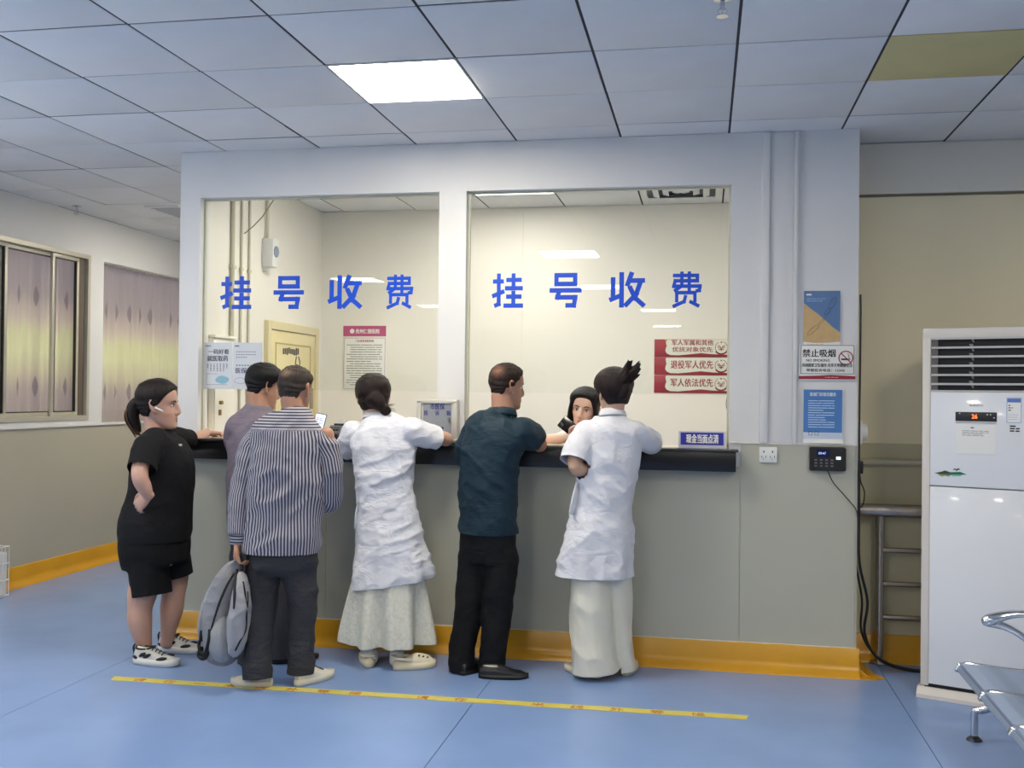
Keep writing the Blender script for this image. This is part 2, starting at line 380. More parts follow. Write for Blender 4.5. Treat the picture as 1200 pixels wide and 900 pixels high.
# front vertical trunking on the white wall
for k, (a, b) in enumerate(((.300, .340), (.470, .492))):
    t = thing('cable_trunking', ['wide white vertical trunking above the wall socket', 'narrow white vertical trunking beside the notices on the booth front'][k], 'trunking', ((a + b) / 2, 0, DZ))
    w = (b - a) / 2; boxo('cover', m_white, -w, w, -.022, -.0005, .005, CEIL - DZ - .005, t, bev=.003)
    boxo('back_plate', m_white, -w - .008, w + .008, -.004, -.0003, .005, CEIL - DZ - .006, t, bev=.001)
boxo('fluted_strip', m_white, .345, .468, -.006, -.0003, DZ + .01, CEIL - .004, wf, bev=.002)

# ------------------------------------------------------------ booth window frames and glass
GLYPH = {
 '挂': [[(3, 77), (38, 77)], [(22, 100), (22, 12), (8, 6)], [(1, 34), (40, 49)], [(69, 100), (69, 57)], [(46, 81), (95, 81)], [(42, 57), (99, 57)], [(69, 50), (69, 7)], [(46, 33), (95, 33)], [(38, 7), (100, 7)]],
 '号': [[(22, 93), (79, 93), (79, 68), (22, 68), (22, 93)], [(1, 50), (99, 50)], [(32, 50), (25, 30), (80, 30), (76, 7), (50, 7)]],
 '收': [[(11, 86), (11, 28)], [(1, 21), (32, 34)], [(35, 100), (35, 0)], [(64, 100), (50, 60)], [(57, 76), (100, 76)], [(89, 76), (76, 38), (44, 4)], [(57, 60), (73, 27), (99, 4)]],
 '费': [[(12, 89), (85, 89), (85, 74), (19, 74), (15, 59), (93, 59), (91, 47), (80, 45)], [(39, 100), (39, 60), (16, 45)], [(61, 100), (61, 45)], [(24, 14), (24, 41), (78, 41), (78, 14)], [(51, 34), (46, 16), (12, 2)], [(62, 17), (91, 3)]]}
def glyph(ch, w, h, parent, x, z):
    """a cut-vinyl character: every stroke a band of even width, mitred at its bends"""
    bm = bmesh.new(); T = {'费': 5.0, '挂': 6.2}.get(ch, 6.6)
    for st in GLYPH[ch]:
        P = [Vector(p) for p in st]
        for i in range(len(P) - 1):
            d = (P[i + 1] - P[i]).normalized(); n = Vector((-d.y, d.x)) * T; closed = st[0] == st[-1]
            e0 = T if (i > 0 or closed) else 0; e1 = T if (i < len(P) - 2 or closed) else 0
            q = [P[i] - d * e0 + n, P[i] - d * e0 - n, P[i + 1] + d * e1 - n, P[i + 1] + d * e1 + n]
            extrude_poly(bm, [(v.x / 100 * w, v.y / 100 * h) for v in q], 'y', -.0008 - .00012 * (GLYPH[ch].index(st) * 5 + i), 0)
    return finish(bm, 'letter_sign', m_blue, parent, (x, -.0046, z))
m_edge = M('glass_edge_sealant', (196, 196, 176), .35)
for k, (a, b) in enumerate((G1, G2)):
    w = struct(bpy.data.objects.new('window_%d' % (k + 1), None)); link(w, None, ((a + b) / 2, .06, ZC)); w['label'] = 'fixed glass screen over the counter'
    hw = (b - a) / 2; zt = ZG - ZC; zb = 1.505 - ZC
    boxo('glass_pane', m_glass, -hw + .004, hw - .004, -.004, .004, zb, zt - .004, w)
    bm = bmesh.new()
    box(bm, -hw, -hw + .012, -.012, .012, 0, zt); box(bm, hw - .012, hw, -.012, .012, 0, zt); box(bm, -hw + .012, hw - .012, -.012, .012, zt - .01, zt)
    finish(bm, 'glazing_bead', m_edge, w)
    # letters stuck on the pane
    starts = [(-2.9, -2.697), (-2.557, -2.36), (-2.21, -2.0), (-1.865, -1.68)] if k == 0 else [(-1.212, -1.029), (-.878, -.69), (-.536, -.335), (-.203, -.018)]
    for ch, (x0, x1) in zip('挂号收费', starts):
        f = 1.0105; cx = w.location.x
        o = glyph(ch, (x1 - x0) * f, .200 * f, w, x0 * f - cx, 1.990 + .005 - ZC); o['label'] = 'blue character ' + ch

# ------------------------------------------------------------ hall windows with curtains
m_wframe = M('window_frame_cream', (190, 186, 170), .4, metal=.2)
m_rub = M('window_gasket', (30, 28, 28), .5)
def hall_window(name, y0, y1, z0, z1, panes):
    w = struct(bpy.data.objects.new(name, None)); link(w, None, (HL, (y0 + y1) / 2, z0))
    hy, hz = (y1 - y0) / 2, z1 - z0
    bm = bmesh.new(); f = .035
    for b in ((-hy, hy, 0, f), (-hy, hy, hz - f, hz), (-hy, -hy + f, f, hz - f), (hy - f, hy, f, hz - f)): box(bm, -.08, .008, b[0], b[1], b[2], b[3])
    finish(bm, 'outer_frame', m_wframe, w)
    for k, (a, b) in enumerate(panes):
        a -= (y0 + y1) / 2; b -= (y0 + y1) / 2; x = -.03 - .022 * (k % 2); s = .032
        bm = bmesh.new()
        for q in ((a, b, f, f + s), (a, b, hz - f - s, hz - f), (a, a + s, f + s, hz - f - s), (b - s, b, f + s, hz - f - s)): box(bm, x - .012, x + .012, *q, bev=.002)
        sh = finish(bm, 'sash', m_wframe, w, smooth=True, auto=35)
        bm = bmesh.new()
        for q in ((a + s, b - s, f + s, f + s + .008), (a + s, b - s, hz - f - s - .008, hz - f - s), (a + s, a + s + .008, f + s, hz - f - s), (b - s - .010, b - s, f + s, hz - f - s)): box(bm, x - .010, x + .0125, *q)
        finish(bm, 'gasket', m_rub, sh)
        boxo('pane', m_glass, x - .003, x + .003, a + s, b - s, f + s, hz - f - s, sh)
    return w
hw1 = hall_window('window_3', W1[0], W1[1], W1[2], W1[3], [(.28, 1.0), (.93, 1.60), (1.53, 1.88)])
bm = bmesh.new(); box(bm, -.07, -.02, .76, .83, .04, 1.34); finish(bm, 'side_jamb', M('jamb_dark', (96, 86, 74), .5), hw1)
# second window: fixed pane, thin frame
w2 = struct(bpy.data.objects.new('window_4', None)); link(w2, None, (HL, (W2[0] + W2[1]) / 2, W2[2]))
hy = (W2[1] - W2[0]) / 2; hz = W2[3] - W2[2]
boxo('pane', m_glass, -.030, -.024, -hy + .01, hy - .01, .01, hz - .01, w2)
bm = bmesh.new()
for q in ((-hy, hy, 0, .01), (-hy, hy, hz - .01, hz), (-hy, -hy + .01, .01, hz - .01), (hy - .01, hy, .01, hz - .01)): box(bm, -.035, -.019, *q)
finish(bm, 'glazing_bead', m_wframe, w2)
struct(boxo('trim_8', m_leftw, HL, HL + .02, W1[0] - .1, W2[1] + .1, 1.188, 1.205))
# side window of the hall behind the camera
w5 = struct(bpy.data.objects.new('window_5', None)); link(w5, None, (HL, -2.3, 1.0)); bm = bmesh.new()
for q in ((-1.1, 1.1, 0, .05), (-1.1, 1.1, 1.45, 1.5), (-1.1, -1.05, .05, 1.45), (1.05, 1.1, .05, 1.45), (-.03, .03, .05, 1.45)): box(bm, -.12, -.06, *q)
finish(bm, 'outer_frame', m_wframe, w5); 

def curtain_mat():
    m = bpy.data.materials.new('leaf_print_curtain'); m.use_nodes = True; nt = m.node_tree; b = nt.nodes['Principled BSDF']; L = nt.links.new; N = nt.nodes.new
    b.inputs['Roughness'].default_value = .8
    at = N('ShaderNodeAttribute'); at.attribute_name = 'cloth'      # unfolded cloth coordinates in metres (u, v)
    sp = N('ShaderNodeSeparateXYZ'); L(at.outputs['Vector'], sp.inputs[0])
    def math_(op, a, bb=None, c=None):
        n = N('ShaderNodeMath'); n.operation = op
        for i, v in enumerate((a, bb, c)):
            if v is None: continue
            if isinstance(v, (int, float)): n.inputs[i].default_value = v
            else: L(v, n.inputs[i])
        return n.outputs[0]
    ramp = N('ShaderNodeValToRGB'); r = ramp.color_ramp
    cols = [(0, (142, 130, 126)), (.22, (150, 136, 132)), (.33, (172, 162, 138)), (.45, (184, 181, 144)), (.55, (182, 178, 142)), (.63, (172, 158, 146)), (.78, (142, 130, 130)), (1, (136, 126, 130))]
    r.elements[0].position = 0; r.elements[0].color = lin(cols[0][1]); r.elements[1].position = 1; r.elements[1].color = lin(cols[-1][1])
    for p, c in cols[1:-1]: e = r.elements.new(p); e.color = lin(c)
    # band edges wander with vertical streaks
    mp = N('ShaderNodeMapping'); mp.inputs['Scale'].default_value = (16, .8, 1); L(at.outputs['Vector'], mp.inputs[0])
    nz = N('ShaderNodeTexNoise'); nz.inputs['Scale'].default_value = 1; nz.inputs['Detail'].default_value = 3; L(mp.outputs[0], nz.inputs['Vector'])
    v = math_('DIVIDE', sp.outputs[1], 1.4); v2 = math_('ADD', v, math_('MULTIPLY', math_('SUBTRACT', nz.outputs[0], .5), .22)); L(v2, ramp.inputs[0])
    # leaf shapes in rows: teardrop on a repeating cell
    cu = math_('SUBTRACT', math_('FRACT', math_('DIVIDE', sp.outputs[0], .21)), .5)
    row = math_('DIVIDE', math_('ADD', sp.outputs[1], -.22), .72)
    cv = math_('SUBTRACT', math_('FRACT', math_('ADD', row, .30)), .5)
    x = math_('MULTIPLY', math_('ABSOLUTE', cu), 3.6); y = math_('MULTIPLY', math_('ABSOLUTE', math_('ADD', cv, .02)), 5.2)
    d = math_('ADD', x, math_('MULTIPLY', y, math_('ADD', math_('MULTIPLY', y, .5), .6)))
    leaf = N('ShaderNodeMapRange'); leaf.inputs[1].default_value = .62; leaf.inputs[2].default_value = .5; leaf.inputs[3].default_value = 0; leaf.inputs[4].default_value = .75; L(d, leaf.inputs[0])
    mx = N('ShaderNodeMix'); mx.data_type = 'RGBA'; L(leaf.outputs[0], mx.inputs[0]); L(ramp.outputs[0], mx.inputs[6]); mx.inputs[7].default_value = lin((104, 90, 98))
    L(mx.outputs[2], b.inputs['Base Color'])
    tr = N('ShaderNodeBsdfTranslucent'); ms = N('ShaderNodeMixShader'); ms.inputs[0].default_value = .45; L(mx.outputs[2], tr.inputs[0])
    L(b.outputs[0], ms.inputs[1]); L(tr.outputs[0], ms.inputs[2]); L(ms.outputs[0], nt.nodes['Material Output'].inputs[0])
    return m
m_curt = curtain_mat()
def curtain(label, y0, y1, z0, z1, x, amp, seed):
    rnd = random.Random(seed); bm = bmesh.new(); N, K = int((y1 - y0) * 110), 16; ph = [rnd.uniform(0, 6.28) for _ in range(4)]
    def off(s, v): return amp * (math.sin(s * 48 + ph[0] + 1.2 * math.sin(s * 7 + ph[2])) * .6 + math.sin(s * 23 + ph[1] + v * 1.5) * .4) * (1 - .55 * v ** 3 if False else 1)
    at = bm.verts.layers.float_vector.new('cloth'); grid = []; arc = 0; prev = None
    for i in range(N + 1):
        s = i / N * (y1 - y0); o = off(s, 0)
        if prev is not None: arc += math.hypot(s - prev[0], o - prev[1])
        prev = (s, o); colv = []
        for k in range(K + 1):
            v = k / K; q = bm.verts.new((x + off(s, v) * (1 - .3 * v), y0 + s, z0 + v * (z1 - z0))); q[at] = (arc, v * (z1 - z0), 0); colv.append(q)
        grid.append(colv)
    for A, B in zip(grid[:-1], grid[1:]):
        for k in range(K): bm.faces.new((A[k], B[k], B[k + 1], A[k + 1]))
    o = finish(bm, 'curtain', m_curt, smooth=True); tag(o, label, 'curtain')
    return o
curtain('mauve and yellow leaf print curtain behind the sliding window nearest the photo edge', .2, 2.08, 1.16, 2.72, HL - .14, .016, 3)
curtain('mauve and yellow leaf print curtain with deep folds behind the window pane beside the booth', 2.14, 4.4, 1.12, 2.70, HL - .12, .026, 8)
struct(boxo('wall_backing', m_leftd, HL - .5, HL - .45, 0, 4.6, .9, 2.9))

# ------------------------------------------------------------ counter
ct = thing('service_counter', 'long black counter ledge under the two glass panes of the booth', 'counter', (0, 0, ZC))
boxo('front_edge', m_black, XL - .012, .17, -.105, -.002, -.118, -.008, ct, bev=.003)
boxo('worktop', m_counter_top, XL - .015, .182, -.118, -.0002, -.010, .004, ct, bev=.002)
bm = bmesh.new(); box(bm, G1[0] + .002, G1[1] - .002, .0, .22, -.018, .004); box(bm, G2[0] + .002, G2[1] - .002, .0, .22, -.018, .004); finish(bm, 'inner_worktop', M('counter_inner_stone', (205, 198, 182), .3), ct)

# ------------------------------------------------------------ things inside the booth
XS = XL + .1
# cream door in the booth's left wall
d1 = struct(bpy.data.objects.new('door_1', None)); link(d1, None, (XS, 1.47, 0)); m_door = M('cream_door', (222, 208, 158), .5, var=.04)
boxo('door_leaf', m_door, .002, .022, -.42, .42, 0, 1.935, d1, bev=.003)
bm = bmesh.new(); box(bm, 0, .035, -.48, -.425, 0, 2.0, .004); box(bm, 0, .035, .425, .48, 0, 2.0, .004); box(bm, 0, .035, -.425, .425, 1.94, 2.0, .004); finish(bm, 'door_frame', M('door_frame_cream', (214, 202, 160), .5), d1)
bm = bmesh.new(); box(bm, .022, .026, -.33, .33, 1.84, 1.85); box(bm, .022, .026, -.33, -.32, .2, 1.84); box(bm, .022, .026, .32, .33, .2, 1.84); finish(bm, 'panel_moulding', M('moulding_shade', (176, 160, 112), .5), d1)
bm = bmesh.new(); box(bm, .022, .03, .33, .38, 1.36, 1.52); finish(bm, 'hinge', m_steel, d1)
# pencil scribble stuck on the door
bm = bmesh.new(); rr = random.Random(4)
for k in range(9): y = -.20 + k * .034; box(bm, .0225, .0235, y, y + .026, 1.775 + rr.uniform(-.01, .004), 1.815 + rr.uniform(-.004, .01)); 
for P_ in ([(.05, 1.76), (.03, 1.70), (.07, 1.62)], [(.09, 1.76), (.12, 1.72), (.10, 1.60)], [(.05, 1.70), (.12, 1.69)]):
    for a, b in zip(P_[:-1], P_[1:]): tube(bm, [(.0235, *a), (.0235, *b)], [.004, .004], seg=6, n=1, cap=False)
finish(bm, 'scribbled_note', m_ink, d1)
# white cabinet with a lock at the near end of that wall
t = thing('wall_cabinet', 'tall white cabinet with a brass lock behind the glass at the counter\'s left end', 'cabinet', (XS, .32, 0)); m_cab = M('cabinet_white', (232, 228, 214), .4)
boxo('body', m_cab, .001, .035, -.14, .14, 0, 1.83, t, bev=.002); dr = boxo('door', m_cab, .035, .045, -.132, .132, .03, 1.78, t, bev=.002)
bm = bmesh.new(); cyl(bm, (.045, -.07, 1.42), (1, 0, 0), .012, .02); finish(bm, 'door_knob', M('brass', (150, 128, 78), .35, metal=.8), dr); bm = bmesh.new(); box(bm, .045, .052, -.085, -.055, 1.34, 1.375, .002); finish(bm, 'lock', M('brass', (150, 128, 78), .35, metal=.8), dr)
boxo('cornice', m_cab, .0, .05, -.15, .15, 1.83, 1.85, t, bev=.003)
m_cond = M('conduit_cream', (196, 190, 168), .45)
for y, r, z1, lab in ((.46, .014, CEIL, 'cream conduit beside the tall white cabinet'), (.60, .008, CEIL, 'thin middle conduit on the booth\'s left wall'), (.72, .008, CEIL, 'thin conduit nearest the cream door')):
    t = thing('wall_conduit', lab, 'conduit', (XS + r + .003, y, 0)); bm = bmesh.new(); tube(bm, [(0, 0, 0.002), (0, 0, 1.4), (0, 0, z1 - .002)], [r] * 3, seg=10, n=1, cap=False); finish(bm, 'tube', m_cond, t, smooth=True, auto=50)
    for z in (.5, 1.5, 2.3): boxo('clip', m_cond, -r - .003, r + .002, -r - .008, r + .008, z, z + .02, t)
t = thing('hanging_cable', 'thin grey cable slanting up to the booth ceiling', 'cable', (0, 0, 0)); pipe('cable', M('grey_cable', (120, 116, 104), .5), [(XS + .03, .60, 2.55), (XS + .10, .72, 2.68), (XS + .2, .86, CEIL - .005)], .004, t, n=2)
t = thing('wall_device', 'small grey wall box with a dial, fed by a conduit from above', 'sensor', (XS, .985, 2.37))
boxo('case', m_plastic, .001, .085, -.05, .05, 0, .20, t, bev=.006); bm = bmesh.new(); cyl(bm, (.085, .0, .11), (1, 0, 0), .04, .006, 24); finish(bm, 'dial', M('dial_blue_grey', (128, 140, 158), .3), t)
bm = bmesh.new(); tube(bm, [(.02, 0, .2), (.02, 0, .4), (.02, 0, CEIL - 2.37 - .003)], [.010] * 3, seg=10, n=1, cap=False); finish(bm, 'conduit', m_cond, t)
boxo('plug', m_plastic, .002, .03, -.03, .0, -.03, 0, t)

# notice with the rose header on the booth's back wall
YB = 2.08
t = thing('rules_notice', 'framed notice with a rose pink header on the booth\'s back wall', 'notice', (-2.695, YB, 1.515)); w, h = .18, .515
boxo('backing', m_paper, -w, w, -.008, -.0005, 0, h, t, bev=.001); m_rose = M('rose_header', (182, 74, 116), .5)
boxo('header_band', m_rose, -w, w, -.010, -.008, h - .085, h, t)
bm = bmesh.new()
for q in ((-w + .006, w - .006, .006, .009), (-w + .006, w - .006, h - .10, h - .097), (-w + .006, -w + .009, .009, h - .1), (w - .009, w - .006, .009, h - .1)): box(bm, q[0], q[1], -.0095, -.008, q[2], q[3])
finish(bm, 'border_line', M('grey_rose_line', (160, 120, 130), .5), t)
fit_text('贵州仁德医院', .20, .036, m_paper, t, -.075, h - .062, -.0104)
bm = bmesh.new(); cyl(bm, (-.105, -.010, h - .043), (0, -1, 0), .019, .0006, 24); finish(bm, 'round_emblem', m_paper, t)
fit_text('门诊患者须知条例', .15, .02, M('rose_print', (150, 50, 70), .5), t, -.075, h - .132, -.0084)
dashes('print', M('faded_print', (118, 114, 108), .6), t, -.15, .15, .03, h - .145, 18, -.008, h=.30, indent=.03, seed=5, chunk=(.03, .12), gap=.006)

# three priority signs on the back wall
m_rb = M('sign_off_white', (220, 222, 208), .45); m_gold = M('sign_gold', (196, 150, 60), .5)
for k, (l1, l2, lab) in enumerate((('军人依法优先', None, 'maroon priority board at the bottom of the three, above the blue desk plate'), ('退役军人优先', None, 'maroon priority board for retired soldiers, middle of the three'), ('军人军属和其他', '优抚对象优先', 'maroon priority board with two lines of characters, topmost of the three'))):
    z = 1.517 + k * .137
    t = thing('priority_sign', lab, 'sign', (-.38, YB, z), group='military priority signs on the back wall'); boxo('board', m_red, 0, .575, -.006, -.0005, 0, .134, t, bev=.001)
    pts = [(.085, .125), (.095, .131), (.575, .133), (.575, .017), (.43, .022), (.35, .030), (.26, .020), (.18, .012), (.12, .014), (.092, .028), (.083, .045), (.086, .068), (.093, .083), (.088, .100)]
    bm = bmesh.new(); extrude_poly(bm, pts, 'y', -.0075, -.006); finish(bm, 'scroll_shape', m_rb, t)
    if l2:
        fit_text(l1, .31, .042, m_red, t, .130, .088, -.0078); fit_text(l2, .30, .038, m_red, t, .135, .038, -.0078)
        bm = bmesh.new(); extrude_poly(bm, [(.075, .133), (.10, .133), (.088, .115)], 'y', -.0079, -.0075); finish(bm, 'gold_corner', m_gold, t)
    else: fit_text(l1, .315, .062, m_red, t, .125, .048, -.0078)
    bm = bmesh.new(); c = (.500, -.0078, .072); N_ = 30
    for i in range(N_):
        a0, a1 = 2 * math.pi * i / N_, 2 * math.pi * (i + 1) / N_; rb = .047 if math.sin(a0) > -.75 else .05
        if 1.25 < a0 < 1.9: continue
        extrude_poly(bm, [(c[0] + math.cos(a0) * .043, c[2] + math.sin(a0) * .043), (c[0] + math.cos(a0) * rb, c[2] + math.sin(a0) * rb), (c[0] + math.cos(a1) * rb, c[2] + math.sin(a1) * rb), (c[0] + math.cos(a1) * .043, c[2] + math.sin(a1) * .043)], 'y', -.0083, -.0078)
    for sx in (-1, 1):
        for a, b in (((0, -.025), (.006, .004)), ((.006, .004), (.026, .018)), ((.010, -.004), (.028, .004)), ((.002, -.012), (.020, -.016))):
            A, B = Vector(a), Vector(b); n = (B - A).normalized(); n = Vector((-n.y, n.x)) * .0028
            extrude_poly(bm, [(c[0] + sx * v.x, c[2] + v.y) for v in (A + n, A - n, B - n, B + n)], 'y', -.0083, -.0078)
    star = [(c[0] + math.cos(R(90 + 36 * i)) * (.010 if i % 2 == 0 else .004), c[2] + .040 + math.sin(R(90 + 36 * i)) * (.010 if i % 2 == 0 else .004)) for i in range(10)]
    extrude_poly(bm, star, 'y', -.0083, -.0078)
    extrude_poly(bm, [(c[0] + math.cos(a) * r, c[2] + math.sin(a) * r) for r, rng in ((.055, range(0, 9)), (.044, range(8, -1, -1))) for a in [R(215 + i * 13.75) for i in rng]], 'y', -.0083, -.0078)
    finish(bm, 'round_emblem', m_red, t)

# ceiling vents and sprinklers
def vent(x, y, z, sx, sy, n, label):
    t = thing('air_vent', label, 'vent', (x, y, z)); bm = bmesh.new()
    for q in ((-sx, sx, -sy, -sy + .025), (-sx, sx, sy - .025, sy), (-sx, -sx + .025, -sy + .025, sy - .025), (sx - .025, sx, -sy + .025, sy - .025)): box(bm, *q, -.012, 0)
    finish(bm, 'frame', m_plastic, t); boxo('duct_back', M('duct_dark', (60, 62, 66), .7), -sx + .02, sx - .02, -sy + .02, sy - .02, -.002, .0, t)
    w = (2 * sy - .05) / n; 
    for k in range(n):
        bm = bmesh.new(); y0 = -sy + .025 + w * k
        vs = [bm.verts.new(v) for v in ((-sx + .025, y0, -.003), (sx - .025, y0, -.003), (sx - .025, y0 + w * .7, -.011), (-sx + .025, y0 + w * .7, -.011))]; bm.faces.new(vs); vs2 = [bm.verts.new((v.co.x, v.co.y, v.co.z + .0015)) for v in vs]; bm.faces.new(vs2[::-1])
        for i in range(4): bm.faces.new((vs[i], vs2[i], vs2[(i + 1) % 4], vs[(i + 1) % 4]))
        finish(bm, 'slat', M('vent_slat', (176, 180, 186), .5), t)
    return t
vent(-4.24, 1.9, CEIL - .001, .15, .27, 7, 'slatted ceiling vent near the booth\'s left top corner')
t = thing('air_vent', 'square diffuser in the booth ceiling behind the right glass pane', 'vent', (-.18, 1.55, CEIL - .001)); bm = bmesh.new()
m_void = M('duct_dark', (60, 62, 66), .7)
boxo('duct_back', m_void, -.24, .24, -.24, .24, -.003, 0, t)
for k, r in enumerate((.29, .20, .13, .06)):
    bm = bmesh.new(); r2 = r - .045
    for a in range(4):
        c, s_ = round(math.cos(a * math.pi / 2)), round(math.sin(a * math.pi / 2))
        P_ = [(-r, -r, -.004), (r, -r, -.004), (r2, -r2, -.022 if k else -.006), (-r2, -r2, -.022 if k else -.006)]
        bm.faces.new([bm.verts.new((c * x - s_ * y, s_ * x + c * y, z)) for x, y, z in P_])
    finish(bm, 'cone_ring', m_plastic, t)
def sprinkler(x, y, label):
    t = thing('sprinkler', label, 'sprinkler', (x, y, CEIL)); bm = bmesh.new(); cyl(bm, (0, 0, -.006), (0, 0, 1), .035, .006, 20); finish(bm, 'escutcheon', m_chrome, t)
    bm = bmesh.new(); cyl(bm, (0, 0, -.045), (0, 0, 1), .009, .04, 10); cyl(bm, (0, 0, -.066), (0, 0, 1), .004, .02, 8)
    for s_ in (-1, 1): tube(bm, [(s_ * .008, 0, -.04), (s_ * .016, 0, -.052), (s_ * .003, 0, -.066)], [.0025] * 3, seg=6, n=3)
    finish(bm, 'body', m_chrome, t); bm = bmesh.new(); cyl(bm, (0, 0, -.070), (0, 0, 1), .022, .003, 14); finish(bm, 'deflector', m_chrome, t)
sprinkler(-4.93, 1.55, 'chrome sprinkler head near the left wall above the curtained windows'); sprinkler(.05, -1.96, 'chrome sprinkler head at the top edge of the picture, over the floor tape')

# ------------------------------------------------------------ on the glass and on the counter
t = thing('payment_poster', 'double paper poster taped low on the left glass pane', 'poster', (-3.034, .0535, 1.508)); w, h = .385, .283; m_ph = M('poster_grey_blue', (206, 211, 218), .6)
f = 1.01
boxo('left_sheet', m_ph, 0, .19, -.0016, 0, 0, h, t); boxo('right_sheet', m_ph, .193, w, -.0016, 0, 0, h, t)
fit_text('一码好看', .135, .030, m_ink, t, .032, .212, -.0018); fit_text('就医取药', .135, .034, m_ink, t, .026, .168, -.0018)
for k in range(7): dashes('print', m_ink, t, .025 + k * .021, .036 + k * .021, .105 + (.02 if k in (0, 6) else 0), .155, 6, -.0016, h=.5, seed=k, chunk=(.006, .010))
def blob(parent, name, mat, cx, cz, rx, rz, y, wob=.05):
    bm = bmesh.new(); extrude_poly(bm, [(cx + rx * math.cos(a) * (1 + wob * math.sin(4 * a)), cz + rz * math.sin(a) * (1 + wob * math.sin(4 * a + 1))) for a in [2 * math.pi * i / 28 for i in range(28)]], 'y', y - .0004, y); return finish(bm, name, mat, parent)
blob(t, 'cloud_print', M('print_teal', (136, 182, 200), .5), .125, .055, .045, .024, -.0016)
blob(t, 'cloud_print', M('print_lilac', (176, 172, 206), .5), .245, .050, .042, .020, -.0016); blob(t, 'cloud_inner', m_ph, .245, .050, .036, .015, -.0019)
dashes('print', M('print_slate', (110, 114, 132), .5), t, .215, .345, .185, .235, 3, -.0016, h=.35, seed=31, chunk=(.008, .010), gap=.006)
dashes('print', M('print_slate', (110, 114, 132), .5), t, .215, .335, .138, .150, 1, -.0016, h=.6, seed=33, chunk=(.010, .012), gap=.007)
fit_text('医保钱包', .15, .034, M('print_indigo', (84, 84, 120), .5), t, .213, .095, -.0018)
dashes('print', M('print_slate', (110, 114, 132), .5), t, .012, .05, .255, .270, 1, -.0016, seed=12); dashes('print', m_ink, t, .205, .235, .255, .270, 1, -.0016, seed=13)
bm = bmesh.new()
for q in ((.02, .16, .024, .026), (.02, .022, .026, .09), (.02, .09, .09, .092)): box(bm, q[0], q[1], -.0019, -.0016, q[2], q[3])
finish(bm, 'print_border', M('print_slate', (110, 114, 132), .5), t)

t = thing('suggestion_box', 'grey locked opinion box with an aluminium frame standing in front of the middle post', 'box', (-1.512, -.022, ZC + .0045)); m_boxg = M('box_grey_panel', (150, 156, 166), .45, var=.12, vscale=90)
boxo('case', m_alu, -.125, .115, -.03, .016, 0, .250, t, bev=.004)
boxo('front_panel', m_boxg, -.088, .080, -.034, -.030, .03, .235, t)
bm = bmesh.new()
for q in ((-.125, .115, .228, .246), (-.125, .115, .008, .024), (-.125, -.100, .024, .240), (.092, .115, .024, .240)): box(bm, q[0], q[1], -.042, -.030, q[2], q[3], .003)
fr = finish(bm, 'door_frame', m_alu, t, smooth=True, auto=40); bm = bmesh.new(); cyl(bm, (.070, -.034, .135), (0, -1, 0), .010, .012, 16); box(bm, .067, .073, -.052, -.046, .12, .15); finish(bm, 'lock', m_chrome, t)
m_bl = M('blue_print', (30, 40, 120), .5)
fit_text('市医保', .085, .036, m_bl, t, -.045, .192, -.0345)
for ch, x in (('投', -.083), ('诉', -.016), ('箱', .052)): fit_text(ch, .024, .028, m_bl, t, x, .158, -.0345)
dashes('print', m_bl, t, -.065, .035, .052, .096, 2, -.034, h=.6, seed=9, chunk=(.02, .035)); dashes('print', m_ink, t, -.085, -.075, .066, .105, 2, -.034, seed=3)
# POS terminal
t = thing('card_terminal', 'dark grey card terminal on the counter between striped shirt and first white coat', 'terminal', (-2.170, .10, ZC + .0045), R(-12)); m_pos = M('terminal_grey', (92, 94, 98), .4); m_posd = M('terminal_dark', (34, 34, 38), .35)
bm = bmesh.new(); extrude_poly(bm, [(-.07, 0), (.07, 0), (.07, .03), (.05, .075), (-.02, .085), (-.07, .04)], 'x', -.045, .045); finish(bm, 'housing', m_pos, t)
boxo('screen', m_posd, -.035, .035, -.072, -.069, .008, .032, t); bm = bmesh.new(); box(bm, -.036, .036, .0, .045, .078, .096, .003); finish(bm, 'paper_cover', m_posd, t)
bm = bmesh.new()
for i in range(3):
    for j in range(3): box(bm, -.03 + i * .022, -.014 + i * .022, -.055 + j * .016, -.045 + j * .016, .055 + j * .009, .064 + j * .009)
finish(bm, 'key', m_posd, t)
boxo('receipt', m_paper, -.025, .025, .02, .022, .09, .12, t)
t = thing('pen', 'black pen standing in its holder near the first white coat\'s shoulder', 'pen', (-1.705, .20, ZC + .0045)); m_p = M('pen_black', (20, 20, 22), .35)
bm = bmesh.new(); cyl(bm, (0, 0, 0), (0, 0, 1), .032, .05, 20, .022); finish(bm, 'holder', m_posd, t); bm = bmesh.new(); tube(bm, [(0, 0, .02), (.004, 0, .11), (.010, 0, .185)], [.004, .005, .0045], seg=8, n=2); finish(bm, 'barrel', m_p, t, smooth=True)
# blue desk plate
t = thing('desk_sign', 'blue tent plate telling customers to count cash, at the counter\'s right end', 'sign', (-.012, .0, ZC + .0045), R(2)); m_sb = M('plate_blue', (38, 40, 150), .35); h = .092; w = .128
m_ac = M('acrylic_clear', (190, 192, 206), .15); m_acs = M('plate_side_dark', (74, 70, 80), .4)
bm = bmesh.new(); extrude_poly(bm, [(-.035, 0), (-.033, 0), (.0, h), (-.002, h)], 'x', -w, w); finish(bm, 'front_sheet', m_ac, t)
bm = bmesh.new(); extrude_poly(bm, [(.040, 0), (.038, 0), (-.001, h), (.001, h)], 'x', -w, w); finish(bm, 'rear_sheet', m_acs, t)
bm = bmesh.new(); extrude_poly(bm, [(-.034, .001), (.039, .001), (0, h - .002)], 'x', w - .002, w); finish(bm, 'side_cheek', m_acs, t)
ang = math.atan2(h, .033); ux, uz = math.cos(ang), math.sin(ang)
bm = bmesh.new(); L0, L1 = .018, .090
